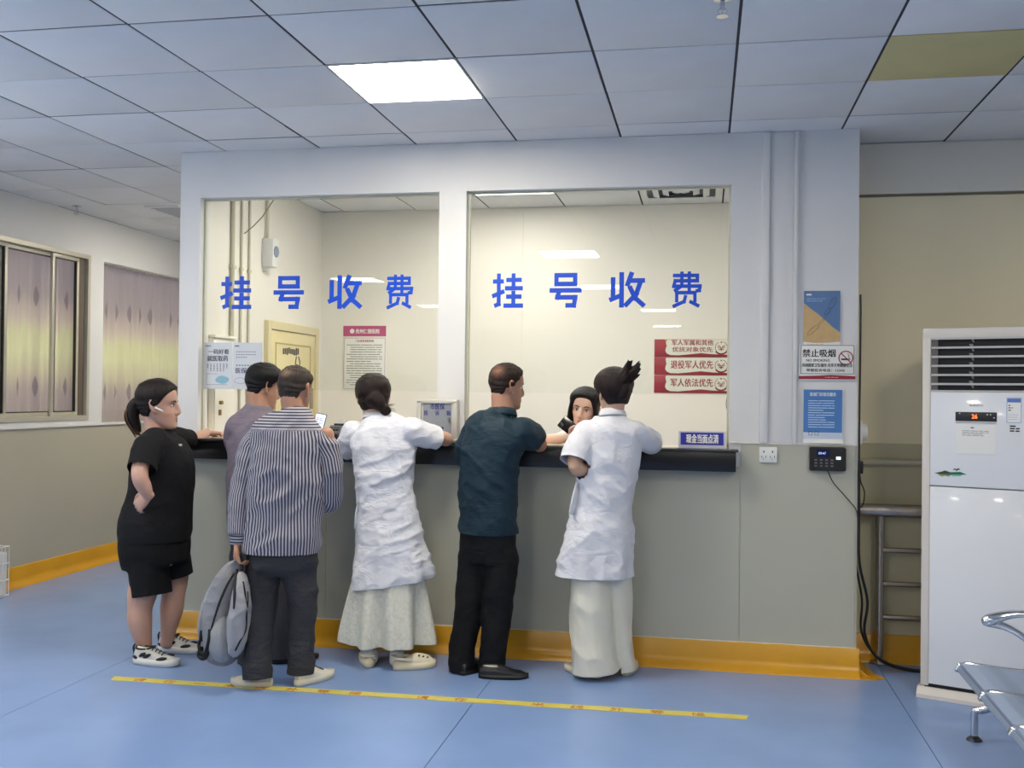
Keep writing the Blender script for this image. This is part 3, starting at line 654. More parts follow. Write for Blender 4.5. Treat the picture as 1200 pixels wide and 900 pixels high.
extrude_poly(bm, [(-.035 + ux * L0 - .0012 * uz, uz * L0 + .0006), (-.035 + ux * L0 - .0002, uz * L0), (-.035 + ux * L1 - .0004, uz * L1), (-.035 + ux * L1 - .0012 * uz, uz * L1 + .0004)], 'x', -.118, .116); finish(bm, 'blue_insert', m_sb, t)
o = fit_text('现金当面点清', .175, .052, m_paper, t, -.087, 0, 0); o.rotation_euler = (ang, 0, 0); o.location = (-.087, -.035 + ux * .028 - .0030, uz * .028)
# lanyard hanging inside
t = thing('hanging_key', 'thin cord with a dark key tag hanging by the right edge of the glass', 'cord', (.125, .10, 0)); pipe('cord', M('cord_grey', (120, 118, 108), .6), [(0, 0, 1.50), (-.006, 0, 1.45), (.004, 0, 1.40), (.008, 0, 1.35)], .002, t, n=3); boxo('key_tag', m_posd, .0, .014, -.004, .004, 1.325, 1.352, t, bev=.002)

# ------------------------------------------------------------ notices on the booth front
def sheet(name, lab, x0, x1, z0, z1, mat, th=.003, y=-.0065):
    t = thing(name, lab, 'notice', ((x0 + x1) / 2, y, z0)); w = (x1 - x0) / 2; boxo('sheet', mat, -w, w, -th, 0, 0, z1 - z0, t, bev=.0005); return t, w, z1 - z0
t, w, h = sheet('beach_poster', 'poster of a glass bottle over sand and blue sea, topmost on the booth front', .526, .716, 1.765, 2.077, m_paper); t['category'] = 'poster'
m_sea = M('poster_sea_blue', (86, 122, 168), .45, var=.12, vscale=12); m_sand = M('poster_sand', (206, 172, 120), .5, var=.15, vscale=25)
bm = bmesh.new(); extrude_poly(bm, [(-w, .052), (w, .042), (w, h - .001), (-w, h - .001)], 'y', -.0036, -.003); finish(bm, 'sea_print', m_sea, t)
bm = bmesh.new(); extrude_poly(bm, [(-w, .034), (-.03, .028), (.04, .03), (w, .035), (w, .085), (.055, .115), (.02, .150), (-.02, .185), (-.06, .215), (-w, .245)], 'y', -.0040, -.0036); finish(bm, 'sand_print', m_sand, t)
bm = bmesh.new(); m_gl = M('poster_line_dark', (62, 62, 70), .5)
def ring2d(bm, cx, cz, a, b, rot, y, th=.0016, n=20):
    P_ = [(cx + a * math.cos(q) * math.cos(rot) - b * math.sin(q) * math.sin(rot), cz + a * math.cos(q) * math.sin(rot) + b * math.sin(q) * math.cos(rot)) for q in [2 * math.pi * i / n for i in range(n)]]
    for i in range(n): tube(bm, [(P_[i][0], y, P_[i][1]), (P_[(i + 1) % n][0], y, P_[(i + 1) % n][1])], [th / 2] * 2, seg=4, n=1, cap=False)
ring2d(bm, .055, .245, .034, .014, R(58), -.0042); ring2d(bm, .028, .196, .022, .009, R(55), -.0042); ring2d(bm, -.045, .098, .040, .011, R(42), -.0044); ring2d(bm, .0, .145, .020, .006, R(45), -.0044)
finish(bm, 'bottle_drawing', m_gl, t)
boxo('headline', m_paper, -.082, -.055, -.0040, -.0036, h - .026, h - .017, t); dashes('print', M('pale_blue_print', (150, 176, 204), .5), t, -.08, .02, h - .062, h - .038, 2, -.0036, h=.3, seed=4)
dashes('print', M('peach_print', (206, 160, 130), .5), t, -.075, .075, .008, .026, 2, -.003, h=.35, seed=8)
t, w, h = sheet('no_smoking_sign', 'white no smoking sign with a maroon strip along its foot', .502, .797, 1.590, 1.785, m_paper, .004); t['category'] = 'sign'
w_ = w
bm = bmesh.new()
for q in ((-w + .010, w - .006, .034, .037), (-w + .010, w - .006, h - .007, h - .004), (-w + .010, -w + .013, .037, h - .007), (w - .009, w - .006, .037, h - .007)): box(bm, q[0], q[1], -.0045, -.004, q[2], q[3])
finish(bm, 'border_line', m_ink, t)
fit_text('禁止吸烟', .172, .042, m_ink, t, -.128, .126, -.0044); fit_text('NO SMOKING', .122, .014, m_ink, t, -.108, .101, -.0044)
fit_text('共创国家卫生城市 共享文明健康生活', .262, .020, m_ink, t, -.130, .072, -.0044); fit_text('举报投诉电话：12345', .20, .017, m_ink, t, -.108, .046, -.0044)
bm = bmesh.new(); extrude_poly(bm, [(-w, .006), (w, .006), (w, .024), (.02, .030), (-.04, .026), (-w, .022)], 'y', -.0046, -.004); st = finish(bm, 'maroon_strip', m_red, t); dashes('print', m_paper, st, -.01, w - .01, .014, .019, 1, -.0047, seed=2, chunk=(.006, .02))
bm = bmesh.new(); cx, cz = .098, .122; N_ = 32
for i in range(N_):
    a0, a1 = 2 * math.pi * i / N_, 2 * math.pi * (i + 1) / N_; extrude_poly(bm, [(cx + r * math.cos(a), cz + r * math.sin(a)) for r, a in ((.033, a0), (.039, a0), (.039, a1), (.033, a1))], 'y', -.0048, -.004)
extrude_poly(bm, [(cx - .026, cz + .022), (cx - .022, cz + .026), (cx + .026, cz - .022), (cx + .022, cz - .026)], 'y', -.0052, -.0048); finish(bm, 'prohibition_ring', m_red, t)
bm = bmesh.new(); box(bm, cx - .024, cx + .016, -.0047, -.004, cz - .012, cz - .003); box(bm, cx + .018, cx + .022, -.0047, -.004, cz - .012, cz - .003); tube(bm, [(cx + .020, -.0044, cz), (cx + .012, -.0044, cz + .008), (cx + .018, -.0044, cz + .014), (cx + .008, -.0044, cz + .022)], [.0015] * 4, seg=4, n=3); finish(bm, 'cigarette_symbol', m_ink, t)
t, w, h = sheet('blue_notice', 'blue instruction sheet curling at its foot, above the fingerprint reader', .528, .735, 1.255, 1.540, M('sheet_pale', (206, 216, 228), .5), .003)
m_bn = M('notice_blue', (72, 124, 188), .5, var=.06); boxo('blue_print_area', m_bn, -w + .001, w - .004, -.0036, -.003, .052, h - .001, t)
fit_text('医保门诊就诊服务', .135, .020, m_paper, t, -.068, h - .036, -.0040)
dashes('print', M('pale_blue_print2', (196, 218, 236), .5), t, -.078, .06, .075, h - .055, 12, -.0036, h=.28, seed=17, chunk=(.03, .10)); bm = bmesh.new()
for x in (-.075, -.043):
    for q in ((x, x + .02, .036, .038), (x, x + .02, .056, .058), (x, x + .002, .038, .056), (x + .018, x + .02, .038, .056)): box(bm, q[0], q[1], -.0042, -.0030, q[2], q[3])
finish(bm, 'print_square', m_ink, t); bm = bmesh.new()
vs = []
for i in range(9):
    a = i / 8; vs.append((w * (1 - 2 * (1 - a)), a))
P_ = [[bm.verts.new((-w + 2 * w * i / 10, -.003 - .016 * (1 - j / 4) ** 2 * (.35 + .65 * i / 10), -.006 + j * .006 + 0)) for j in range(5)] for i in range(11)]
for i in range(10):
    for j in range(4): bm.faces.new((P_[i][j], P_[i + 1][j], P_[i + 1][j + 1], P_[i][j + 1]))
finish(bm, 'curled_foot', m_paper, t, smooth=True)

# fingerprint attendance reader
t = thing('fingerprint_reader', 'black fingerprint attendance reader on the booth\'s right corner', 'reader', (.655, -.0092, 1.100)); m_fr = M('reader_black', (26, 26, 28), .35)
bm = bmesh.new(); extrude_poly(bm, [(-.0, 0), (-.038, .002), (-.032, .128), (-.0, .130)], 'x', -.094, .094); bmesh.ops.bevel(bm, geom=bm.edges[:], offset=.004, segments=2, affect='EDGES'); finish(bm, 'case', m_fr, t, smooth=True, auto=40)
boxo('screen', M('screen_dark_blue', (30, 34, 80), .15), -.058, .008, -.0365, -.033, .076, .118, t); text('09:47', .018, M('screen_text', (170, 190, 240), .3, emis=(170, 190, 240), estr=1.2), t, (-.050, -.0368, .090))
bm = bmesh.new()
for i in range(4):
    for j in range(3): box(bm, -.070 + i * .028, -.056 + i * .028, -.0405, -.034, .024 + j * .016, .032 + j * .016)
finish(bm, 'keypad', M('key_grey', (112, 112, 118), .4), t)
boxo('sensor_frame', m_posd, .036, .072, -.0385, -.030, .052, .112, t); boxo('sensor_glass', M('sensor_lit', (210, 225, 215), .2, emis=(220, 235, 220), estr=1.0), .042, .066, -.0395, -.0385, .064, .080, t)
pipe('lead', m_cable, [(-.0, -.02, .003), (.03, -.022, -.06), (.09, -.02, -.13), (.148, -.014, -.20), (.162, -.005, -.26)], .0028, t)

# sockets
t = thing('wall_socket', 'white double wall socket under the wide trunking', 'socket', (.3435, -.0092, 1.137)); boxo('face_plate', m_plastic, -.047, .047, -.012, 0, 0, .085, t, bev=.003)
bm = bmesh.new()
for cx in (-.023, .023):
    box(bm, cx - .003, cx + .003, -.0124, -.0118, .054, .066); box(bm, cx - .012, cx - .009, -.0124, -.0118, .026, .038); box(bm, cx + .009, cx + .012, -.0124, -.0118, .026, .038); box(bm, cx - .003, cx, -.0124, -.0118, .016, .024)
finish(bm, 'pin_slot', m_ink, t)
t = thing('round_wall_unit', 'white round wall unit on the booth\'s right side above the railing', 'fitting', (XR + .008, .10, 1.245)); boxo('base_box', m_plastic, .0, .03, -.06, .06, 0, .13, t, bev=.006)
bm = bmesh.new(); cyl(bm, (.03, 0, .065), (1, 0, 0), .055, .03, 28, .045); finish(bm, 'round_cover', m_plastic, t, smooth=True, auto=40)
t = thing('power_plug', 'black plug in the socket on the booth\'s right side', 'plug', (XR + .0085, .06, 1.085)); boxo('body', m_cable, 0, .035, -.028, .028, 0, .07, t, bev=.006)
pipe('lead', m_cable, [(.02, 0, .002), (.03, .02, -.05), (.05, .03, -.10), (.045, .04, -.17), (.02, .05, -.20)], .0035, t)

# handrail along the beige wall
t = thing('steel_railing', 'stainless steel wall railing with rungs beside the air conditioner', 'railing', (XR + .01, .30, 0)); L_ = 1.5
bm = bmesh.new(); tube(bm, [(0, 0, .862), (L_, 0, .862)], [.038] * 2, seg=20, n=1); finish(bm, 'top_rail', m_steel, t, smooth=True, auto=50)
for k, x in enumerate((.165, 1.25)):
    bm = bmesh.new(); tube(bm, [(x, 0, .008), (x, 0, .83)], [.024] * 2, seg=16, n=1, cap=False); ps = finish(bm, 'post', m_steel, t, smooth=True, auto=50); bm = bmesh.new(); cyl(bm, (x, 0, .006), (0, 0, 1), .055, .012, 24, .045); finish(bm, 'floor_flange', m_steel, ps)
for z in (.64, .45, .262):
    bm = bmesh.new(); tube(bm, [(.165, 0, z), (1.25, 0, z)], [.0155] * 2, seg=14, n=1, cap=False); finish(bm, 'rung', m_steel, t, smooth=True, auto=50)
t = thing('wall_handrail', 'slim pale handrail on the beige wall above the steel railing', 'handrail', (XR + .05, .372, 1.13)); m_hr = M('handrail_pale', (182, 176, 152), .4)
bm = bmesh.new(); tube(bm, [(0, -.03, 0), (1.6, -.03, 0)], [(.015, .02)] * 2, seg=14, n=1); finish(bm, 'rail', m_hr, t, smooth=True, auto=50); bm = bmesh.new()
for x in (.12, .8, 1.45): box(bm, x, x + .03, -.03, -.001, -.01, .012)
finish(bm, 'bracket', m_hr, t)

# power cables hanging down the corner and running to the air conditioner
t = thing('power_cable', 'bundle of black power cables dropping down the booth corner to the floor', 'cable', (0, 0, 0))
pts = lambda dx, dy: [(XR + .014, -.012, 1.10), (XR + .016, -.012, .90), (XR + .02 + dx, -.01 + dy, .62), (XR + .07 + dx * 2, .03 + dy, .40), (XR + .06 + dx, .05 + dy, .22), (XR + .14, .10 + dy, .075), (XR + .30, .14 + dy, .012), (XR + .50, .13 + dy, .010)]
pipe('cable_run', m_cable, pts(.0, 0), .0075, t, n=8); pipe('cable_run', m_cable, pts(-.012, .03), .006, t, n=8)
pipe('cable_run', m_cable, [(XR + .014, -.014, 2.05), (XR + .016, -.015, 1.9), (XR + .014, -.014, 1.3), (XR + .015, -.014, 1.1)], .0055, t)

# ------------------------------------------------------------ cabinet air conditioner
m_acw = M('ac_white_enamel', (226, 228, 232), .22, coat=.3); m_acf = M('ac_frame_beige', (214, 208, 200), .35); m_slat = M('ac_slat_grey', (188, 186, 186), .35); m_hole = M('ac_outlet_black', (10, 10, 12), .6)
a = thing('air_conditioner', 'tall white cabinet air conditioner with a black louvred outlet', 'air conditioner', (1.081, -.303, 0), R(-22)); WA, DA, HA = .52, .36, 1.852
boxo('cabinet', m_acf, .008, WA - .008, .025, DA, .03, HA - .006, a, bev=.012)
bm = bmesh.new(); box(bm, 0, .040, 0, .03, .055, HA - .05, .006); box(bm, WA - .022, WA, 0, .03, .055, HA - .05, .006); box(bm, 0, WA, 0, .03, HA - .055, HA, .008); finish(bm, 'front_frame', m_acf, a, smooth=True, auto=40)
bm = bmesh.new(); extrude_poly(bm, [(-.035, 0), (-.035, .018), (-.012, .045), (.0, .05), (DA, .05), (DA, 0)], 'x', -.012, WA + .012); finish(bm, 'plinth', m_acf, a)
boxo('plinth_gap', m_hole, .02, WA - .02, .004, .03, .05, .068, a)
boxo('lower_panel', m_acw, .041, WA - .024, -.010, .025, .070, 1.058, a, bev=.004)
up = boxo('upper_panel', m_acw, .041, WA - .024, -.010, .025, 1.063, 1.532, a, bev=.004)
boxo('outlet_recess', m_hole, .041, WA - .024, .015, .028, 1.537, HA - .055, a)
boxo('outlet_sill', m_slat, .041, WA - .024, -.006, .02, 1.533, 1.541, a, bev=.002)
bm = bmesh.new(); box(bm, .041, .072, .004, .016, 1.541, HA - .055); finish(bm, 'outlet_cheek', M('ac_cheek', (96, 92, 90), .5), a)
for k in range(6):
    z = 1.572 + k * .0455; bm = bmesh.new(); extrude_poly(bm, [(-.008, z - .006), (.008, z + .001), (.008, z + .005), (-.008, z + .004)], 'x', .042, WA - .026); sl = finish(bm, 'louvre', m_slat, a)
for k in range(6):
    z = 1.552 + k * .0455; bm = bmesh.new(); extrude_poly(bm, [(.232, z + .036), (.215, z + .036), (.232, z), (.238, z)], 'y', .006, .014); finish(bm, 'vane', M('ac_vane', (128, 128, 130), .4), a)
dp = boxo('display', m_posd, .158, .345, -.0135, -.008, 1.388, 1.434, a, bev=.002)
boxo('display_lip', m_slat, .158, .345, -.016, -.010, 1.380, 1.389, a, bev=.002)
text('26', .030, M('led_orange', (255, 110, 40), .3, emis=(255, 110, 40), estr=3), dp, (.232, -.0138, 1.402), sx=.9)
bm = bmesh.new()
for x, z in ((.175, 1.424), (.300, 1.420), (.314, 1.420), (.330, 1.405)): box(bm, x, x + .006, -.0140, -.0134, z, z + .005)
finish(bm, 'indicator', M('led_white', (200, 200, 200), .3), dp)
fit_text('SHINCO', .062, .009, M('logo_grey', (96, 96, 104), .4), a, .222, 1.462, -.0105)
t_ = boxo('paper_note', m_paper, .158, .342, -.0125, -.0108, 1.228, 1.372, a); t_['label'] = 'white paper note taped under the display'
dashes('print', M('faded_print', (108, 104, 100), .6), t_, .19, .31, 1.315, 1.345, 4, -.0125, h=.3, seed=21); dashes('print', m_ink, t_, .228, .268, 1.352, 1.362, 1, -.0125, h=.5, seed=2)
es = boxo('energy_label', m_paper, .390, .450, -.0112, -.0100, 1.388, 1.505, a); boxo('blue_band', M('label_blue', (90, 120, 190), .5), .391, .449, -.0115, -.0112, 1.484, 1.503, es)
dashes('print', m_ink, es, .395, .415, 1.44, 1.475, 3, -.0112, seed=6, chunk=(.008, .014)); dashes('print', M('label_blue', (90, 120, 190), .5), es, .395, .445, 1.395, 1.43, 3, -.0112, h=.12, seed=7, chunk=(.04, .05))
bm = bmesh.new(); 
for q in ((.390, .450, 1.386, 1.388), (.390, .450, 1.505, 1.507), (.388, .390, 1.386, 1.507), (.450, .452, 1.386, 1.507)): box(bm, q[0], q[1], -.0113, -.0100, q[2], q[3])
finish(bm, 'label_border', M('label_blue', (90, 120, 190), .5), es)
dashes('barcode_print', m_ink, a, .402, .445, 1.340, 1.375, 3, -.0101, h=.6, seed=40, chunk=(.02, .04))
# small island decal
dg_ = bpy.data.objects.new('island_decal', None); link(dg_, a, (.062, -.0102, 1.105)); m_dg = M('decal_green', (30, 100, 80), .5); m_dk = M('decal_dark', (44, 62, 44), .5); m_sn = M('decal_sand', (150, 150, 90), .5); m_tq = M('decal_turquoise', (120, 200, 180), .5)
bm = bmesh.new(); extrude_poly(bm, [(0, .020), (.03, .028), (.055, .034), (.075, .028), (.10, .030), (.12, .032), (.15, .020), (.09, .014), (.04, .012)], 'y', -.0004, 0); finish(bm, 'island', m_dg, dg_)
bm = bmesh.new(); extrude_poly(bm, [(.0, .020), (.03, .027), (.05, .036), (.07, .026), (.05, .018), (.02, .016)], 'y', -.0007, -.0004); extrude_poly(bm, [(.085, .040), (.093, .048), (.101, .045), (.112, .050), (.120, .042), (.108, .040), (.103, .034), (.098, .041)], 'y', -.0006, 0); finish(bm, 'palm', m_dk, dg_)
bm = bmesh.new(); extrude_poly(bm, [(.015, .014), (.045, .016), (.075, .012), (.07, .006), (.05, .009), (.035, .004)], 'y', -.0008, -.0004); finish(bm, 'beach', m_sn, dg_)
bm = bmesh.new(); extrude_poly(bm, [(.075, .016), (.13, .018), (.12, .010), (.085, .008)], 'y', -.0006, -.0002); finish(bm, 'lagoon', m_tq, dg_)

# ------------------------------------------------------------ steel waiting bench, running out of the frame
b = thing('waiting_bench', 'perforated steel waiting bench with chrome arms at the picture\'s lower right', 'bench', (1.09, -1.06, 0), R(-1.5))
m_seat = M('bench_blue_grey_steel', (150, 168, 196), .33, metal=.35, spec=.6)
def perf(name='perforated_bench_steel'):
    m = bpy.data.materials.new(name); m.use_nodes = True; nt = m.node_tree; bs = nt.nodes['Principled BSDF']; bs.inputs['Roughness'].default_value = .35; bs.inputs['Metallic'].default_value = .4
    tc = nt.nodes.new('ShaderNodeTexCoord'); vo = nt.nodes.new('ShaderNodeTexVoronoi'); vo.inputs['Scale'].default_value = 85; vo.inputs['Randomness'].default_value = 0; nt.links.new(tc.outputs['Object'], vo.inputs['Vector'])
    mr = nt.nodes.new('ShaderNodeMapRange'); mr.inputs[1].default_value = .25; mr.inputs[2].default_value = .35; nt.links.new(vo.outputs['Distance'], mr.inputs[0])
    mx = nt.nodes.new('ShaderNodeMix'); mx.data_type = 'RGBA'; nt.links.new(mr.outputs[0], mx.inputs[0]); mx.inputs[6].default_value = lin((84, 96, 118)); mx.inputs[7].default_value = lin((146, 164, 192)); nt.links.new(mx.outputs[2], bs.inputs['Base Color']); return m
m_perf = perf()
def sweep_sheet(bm, prof, y0, y1, th=.004):
    P = [Vector(p) for p in prof]; top = []; bot = []
    for y in (y0, y1):
        for i, p in enumerate(P):
            d = (P[min(i + 1, len(P) - 1)] - P[max(i - 1, 0)]).normalized(); n = Vector((-d.y, d.x)) * th
            top.append(bm.verts.new((p.x, y, p.y))); bot.append(bm.verts.new((p.x - n.x, y, p.y - n.y)))
    n = len(P)
    for i in range(n - 1):
        bm.faces.new((top[i], top[i + 1], top[n + i + 1], top[n + i])); bm.faces.new((bot[i], bot[n + i], bot[n + i + 1], bot[i + 1]))
        bm.faces.new((top[i], bot[i], bot[i + 1], top[i + 1])); bm.faces.new((top[n + i], top[n + i + 1], bot[n + i + 1], bot[n + i]))
    bm.faces.new((top[0], top[n], bot[n], bot[0])); bm.faces.new((top[n - 1], bot[n - 1], bot[2 * n - 1], top[2 * n - 1]))
SEATP = [(-.012, .330), (.0, .352), (.02, .360), (.06, .360), (.14, .352), (.24, .345), (.33, .346), (.39, .356), (.42, .380), (.445, .45), (.475, .56), (.505, .68), (.525, .76), (.54, .775)]
PITCH = .43
for k in range(3):
    y1 = -k * PITCH - .008; y0 = y1 - PITCH + .016; bm = bmesh.new(); sweep_sheet(bm, catmull([(p[0], p[1]) for p in SEATP], 3), y0, y1); st = finish(bm, 'seat_shell', m_perf if True else m_seat, b, smooth=True, auto=40)
    for y in (y0 - .004, y1 + .004):
        bm = bmesh.new(); tube(bm, [(p[0], y, p[1] - .002) for p in SEATP], [.009] * len(SEATP), ref=(0, 1, 0), seg=10, n=3); finish(bm, 'edge_rim', m_chrome, st, smooth=True)
    bm = bmesh.new(); box(bm, .004, .055, y0 + .01, y1 - .01, .3605, .362); finish(bm, 'smooth_front_band', m_seat, st)
bm = bmesh.new(); box(bm, .17, .24, -3 * PITCH - .03, .05, .27, .315, .006); finish(bm, 'beam', M('beam_grey', (120, 124, 132), .3, metal=.8), b, smooth=True, auto=40)
for k in (0, 3):
    y = -k * PITCH + (.02 if k == 0 else 0)
    for sx, fx_ in ((-1, .085), (1, .46)):
        bm = bmesh.new(); tube(bm, [(.215, y, .265), (.20 if sx < 0 else .25, y + .02, .20), (.15 if sx < 0 else .36, y + .06, .155), (fx_, y + .085, .125)], [(.02, .030), (.018, .026), (.014, .019), (.014, .016)], ref=(0, 1, 0), seg=14, n=5); lg = finish(bm, 'leg', m_chrome, b, smooth=True)
        bm = bmesh.new(); cyl(bm, (fx_, y + .085, .022), (0, 0, 1), .016, .105, 16); finish(bm, 'foot_stem', m_chrome, lg, smooth=True, auto=40); bm = bmesh.new(); cyl(bm, (fx_, y + .085, 0), (0, 0, 1), .034, .010, 24, .030); cyl(bm, (fx_, y + .085, .010), (0, 0, 1), .026, .014, 24, .012); finish(bm, 'foot_pad', M('foot_dark_chrome', (70, 70, 74), .3, metal=.8), lg, smooth=True, auto=40)
for k in (0, 3):
    y = -k * PITCH - (.02 if k == 0 else 0)
    bm = bmesh.new(); tube(bm, [(.10, y, .548), (.125, y, .560), (.20, y, .585), (.32, y, .592), (.43, y, .590), (.49, y, .588)], [(.026, .022), (.032, .026), (.030, .018), (.026, .013), (.024, .012), (.020, .012)], ref=(0, 1, 0), seg=14, n=5); finish(bm, 'armrest', m_chrome, b, smooth=True)
    bm = bmesh.new(); tube(bm, [(.115, y, .545), (.19, y, .525), (.26, y, .480), (.31, y, .42), (.30, y, .36), (.24, y, .30)], [(.020, .020), (.017, .015), (.015, .013), (.015, .014), (.018, .016), (.02, .02)], ref=(0, 1, 0), seg=12, n=5); finish(bm, 'arm_bracket', m_chrome, b, smooth=True)

# ------------------------------------------------------------ floor tape and the white basket
t = thing('floor_tape', 'yellow one metre waiting line tape stuck along the floor', 'tape', (-3.0, -.937, 0), math.atan2(.077, 3.207)); m_tp = M('tape_yellow', (222, 206, 96), .4, var=.15, vscale=9)
bm = bmesh.new(); N_ = 60; TL = 3.21; rr = random.Random(2); pr = None
for i in range(N_ + 1):
    x = TL * i / N_; wv = .002 * math.sin(i * .7) + rr.uniform(-.001, .001); e = rr.uniform(-.01, .01) if i in (0, N_) else 0
    q = [bm.verts.new((x + e, -.033 + wv, .0004)), bm.verts.new((x + e, -.033 + wv, .0016)), bm.verts.new((x - e, .033 + wv, .0016)), bm.verts.new((x - e, .033 + wv, .0004))]
    if pr:
        for j in range(4): bm.faces.new((pr[j], pr[(j + 1) % 4], q[(j + 1) % 4], q[j]))
    pr = q
finish(bm, 'strip', m_tp, t); m_tr = M('tape_print_red', (176, 84, 44), .5)
for base, txt in ((.12, '请在一米线外等候'), (1.62, '请在一米线外等候')):
    for k, ch in enumerate(txt):
        o = text(ch, .055, m_tr, t, (base + k * (.19 if base > 1 else .165), -.024, .0018), (0, 0, 0), bold=0, sx=1.25)
t = thing('wire_basket', 'white wire basket at the left edge of the photo against the hall wall', 'basket', (-4.965, .62, 0)); m_wb = M('wire_white', (222, 224, 228), .4); bm = bmesh.new()
for z in (.01, .12, .24, .36):
    for a_, b_ in (((-.06, -.16), (.06, -.16)), ((.06, -.16), (.06, .16)), ((.06, .16), (-.06, .16)), ((-.06, .16), (-.06, -.16))): tube(bm, [(*a_, z), (*b_, z)], [.004] * 2, seg=6, n=1)
for i in range(9):
    y = -.16 + .04 * i; tube(bm, [(.06, y, .01), (.06, y, .36)], [.0025] * 2, seg=6, n=1); 
for i in range(3): x = -.06 + .04 * i; tube(bm, [(x, -.16, .01), (x, -.16, .36)], [.0025] * 2, seg=6, n=1); tube(bm, [(x, -.16, .01), (x, .16, .01)], [.0025] * 2, seg=6, n=1)
finish(bm, 'wire_body', m_wb, t); bm = bmesh.new(); box(bm, -.055, .055, -.15, .15, .015, .32, .01); finish(bm, 'white_liner', m_plastic, t)

# ============================================================ people
def W(px, py, Y):
    """the point seen at photo pixel (px, py) on the vertical plane y = Y"""
    d = _fw + _r2 * ((px - 600) / F_PX) - _u2 * ((py - 450) / F_PX)
    return CAM + d * ((Y - CAM.y) / d.y)
def Fl(px, py):
    d = _fw + _r2 * ((px - 600) / F_PX) - _u2 * ((py - 450) / F_PX)
    return CAM + d * ((0 - CAM.z) / d.z)
_rng = np.random.RandomState(5); _lat = _rng.rand(64, 64, 64).astype(np.float32)
def vnoise(P):
    P = np.asarray(P, dtype=np.float64); i = np.floor(P).astype(int); f = P - i; f = f * f * (3 - 2 * f); i &= 63; j = (i + 1) & 63
    x0, y0, z0 = i.T; x1, y1, z1 = j.T; fx, fy, fz = f.T
    l = _lat
    a = l[x0, y0, z0] * (1 - fx) + l[x1, y0, z0] * fx; b = l[x0, y1, z0] * (1 - fx) + l[x1, y1, z0] * fx
    c = l[x0, y0, z1] * (1 - fx) + l[x1, y0, z1] * fx; d = l[x0, y1, z1] * (1 - fx) + l[x1, y1, z1] * fx
    return (a * (1 - fy) + b * fy) * (1 - fz) + (c * (1 - fy) + d * fy) * fz
def ridge(P): return 1 - np.abs(2 * vnoise(P) - 1)
def meshify(bm, name, mat, parent, origin, voxel=None, smooth=0, disp=None, attrs=None, cuts=()):
    """world-space bmesh -> object in its parent's space; optional volume union, relaxing and cloth folds"""
    me = bpy.data.meshes.new(name); bmesh.ops.recalc_face_normals(bm, faces=bm.faces); bm.to_mesh(me); bm.free()
    if voxel or smooth:
        o = bpy.data.objects.new('tmp', me); COL.objects.link(o)
        if voxel: r = o.modifiers.new('r', 'REMESH'); r.mode = 'VOXEL'; r.voxel_size = voxel; r.use_smooth_shade = True
        if smooth: sm = o.modifiers.new('s', 'SMOOTH'); sm.factor = .5; sm.iterations = smooth
        dg = bpy.context.evaluated_depsgraph_get(); m2 = bpy.data.meshes.new_from_object(o.evaluated_get(dg)); bpy.data.objects.remove(o); bpy.data.meshes.remove(me); me = m2; me.name = name
    if cuts:
        bm = bmesh.new(); bm.from_mesh(me)
        for pt, nn, rad in cuts:
            pt = Vector(pt); nn = Vector(nn).normalized(); near = lambda v: rad is None or ((v.co - pt).length < rad and ((v.co - pt) - nn * (v.co - pt).dot(nn)).length < rad - .025 and (v.co - pt).dot(nn) < .06)
            fs = [f for f in bm.faces if all(near(v) for v in f.verts)]; g_ = list({v for f in fs for v in f.verts}) + list({e for f in fs for e in f.edges}) + fs
            bmesh.ops.bisect_plane(bm, geom=g_, plane_co=pt, plane_no=nn, dist=1e-5)
            lim = None if rad is None else rad * .98
            dead = [v for v in bm.verts if (v.co - pt).dot(nn) > 1e-4 and near(v)]; bmesh.ops.delete(bm, geom=dead, context='VERTS')
        bm.to_mesh(me); bm.free()
    n = len(me.vertices); co = np.empty(n * 3); me.vertices.foreach_get('co', co); co = co.reshape(-1, 3)
    if disp:
        no = np.empty(n * 3, dtype=np.float32); me.vertex_normals.foreach_get('vector', no); no = no.reshape(-1, 3)
        r = disp(co, no); co = r if getattr(r, 'ndim', 1) == 2 else co + no * np.asarray(r)[:, None]
    if attrs:
        for k, f in attrs.items():
            at = me.attributes.new(k, 'FLOAT', 'POINT'); at.data.foreach_set('value', np.asarray(f(co), dtype=np.float32))
    co = co - np.array(origin); me.vertices.foreach_set('co', co.reshape(-1)); me.update()
    me.polygons.foreach_set('use_smooth', [True] * len(me.polygons))
    me.materials.clear(); me.materials.append(mat); o = bpy.data.objects.new(name, me); return link(o, parent)
def join_into(dst, src):
    bm = bmesh.new(); bm.from_mesh(dst.data); bm.from_mesh(src.data); bm.to_mesh(dst.data); bm.free()
    dst.data.polygons.foreach_set('use_smooth', [True] * len(dst.data.polygons)); bpy.data.objects.remove(src)

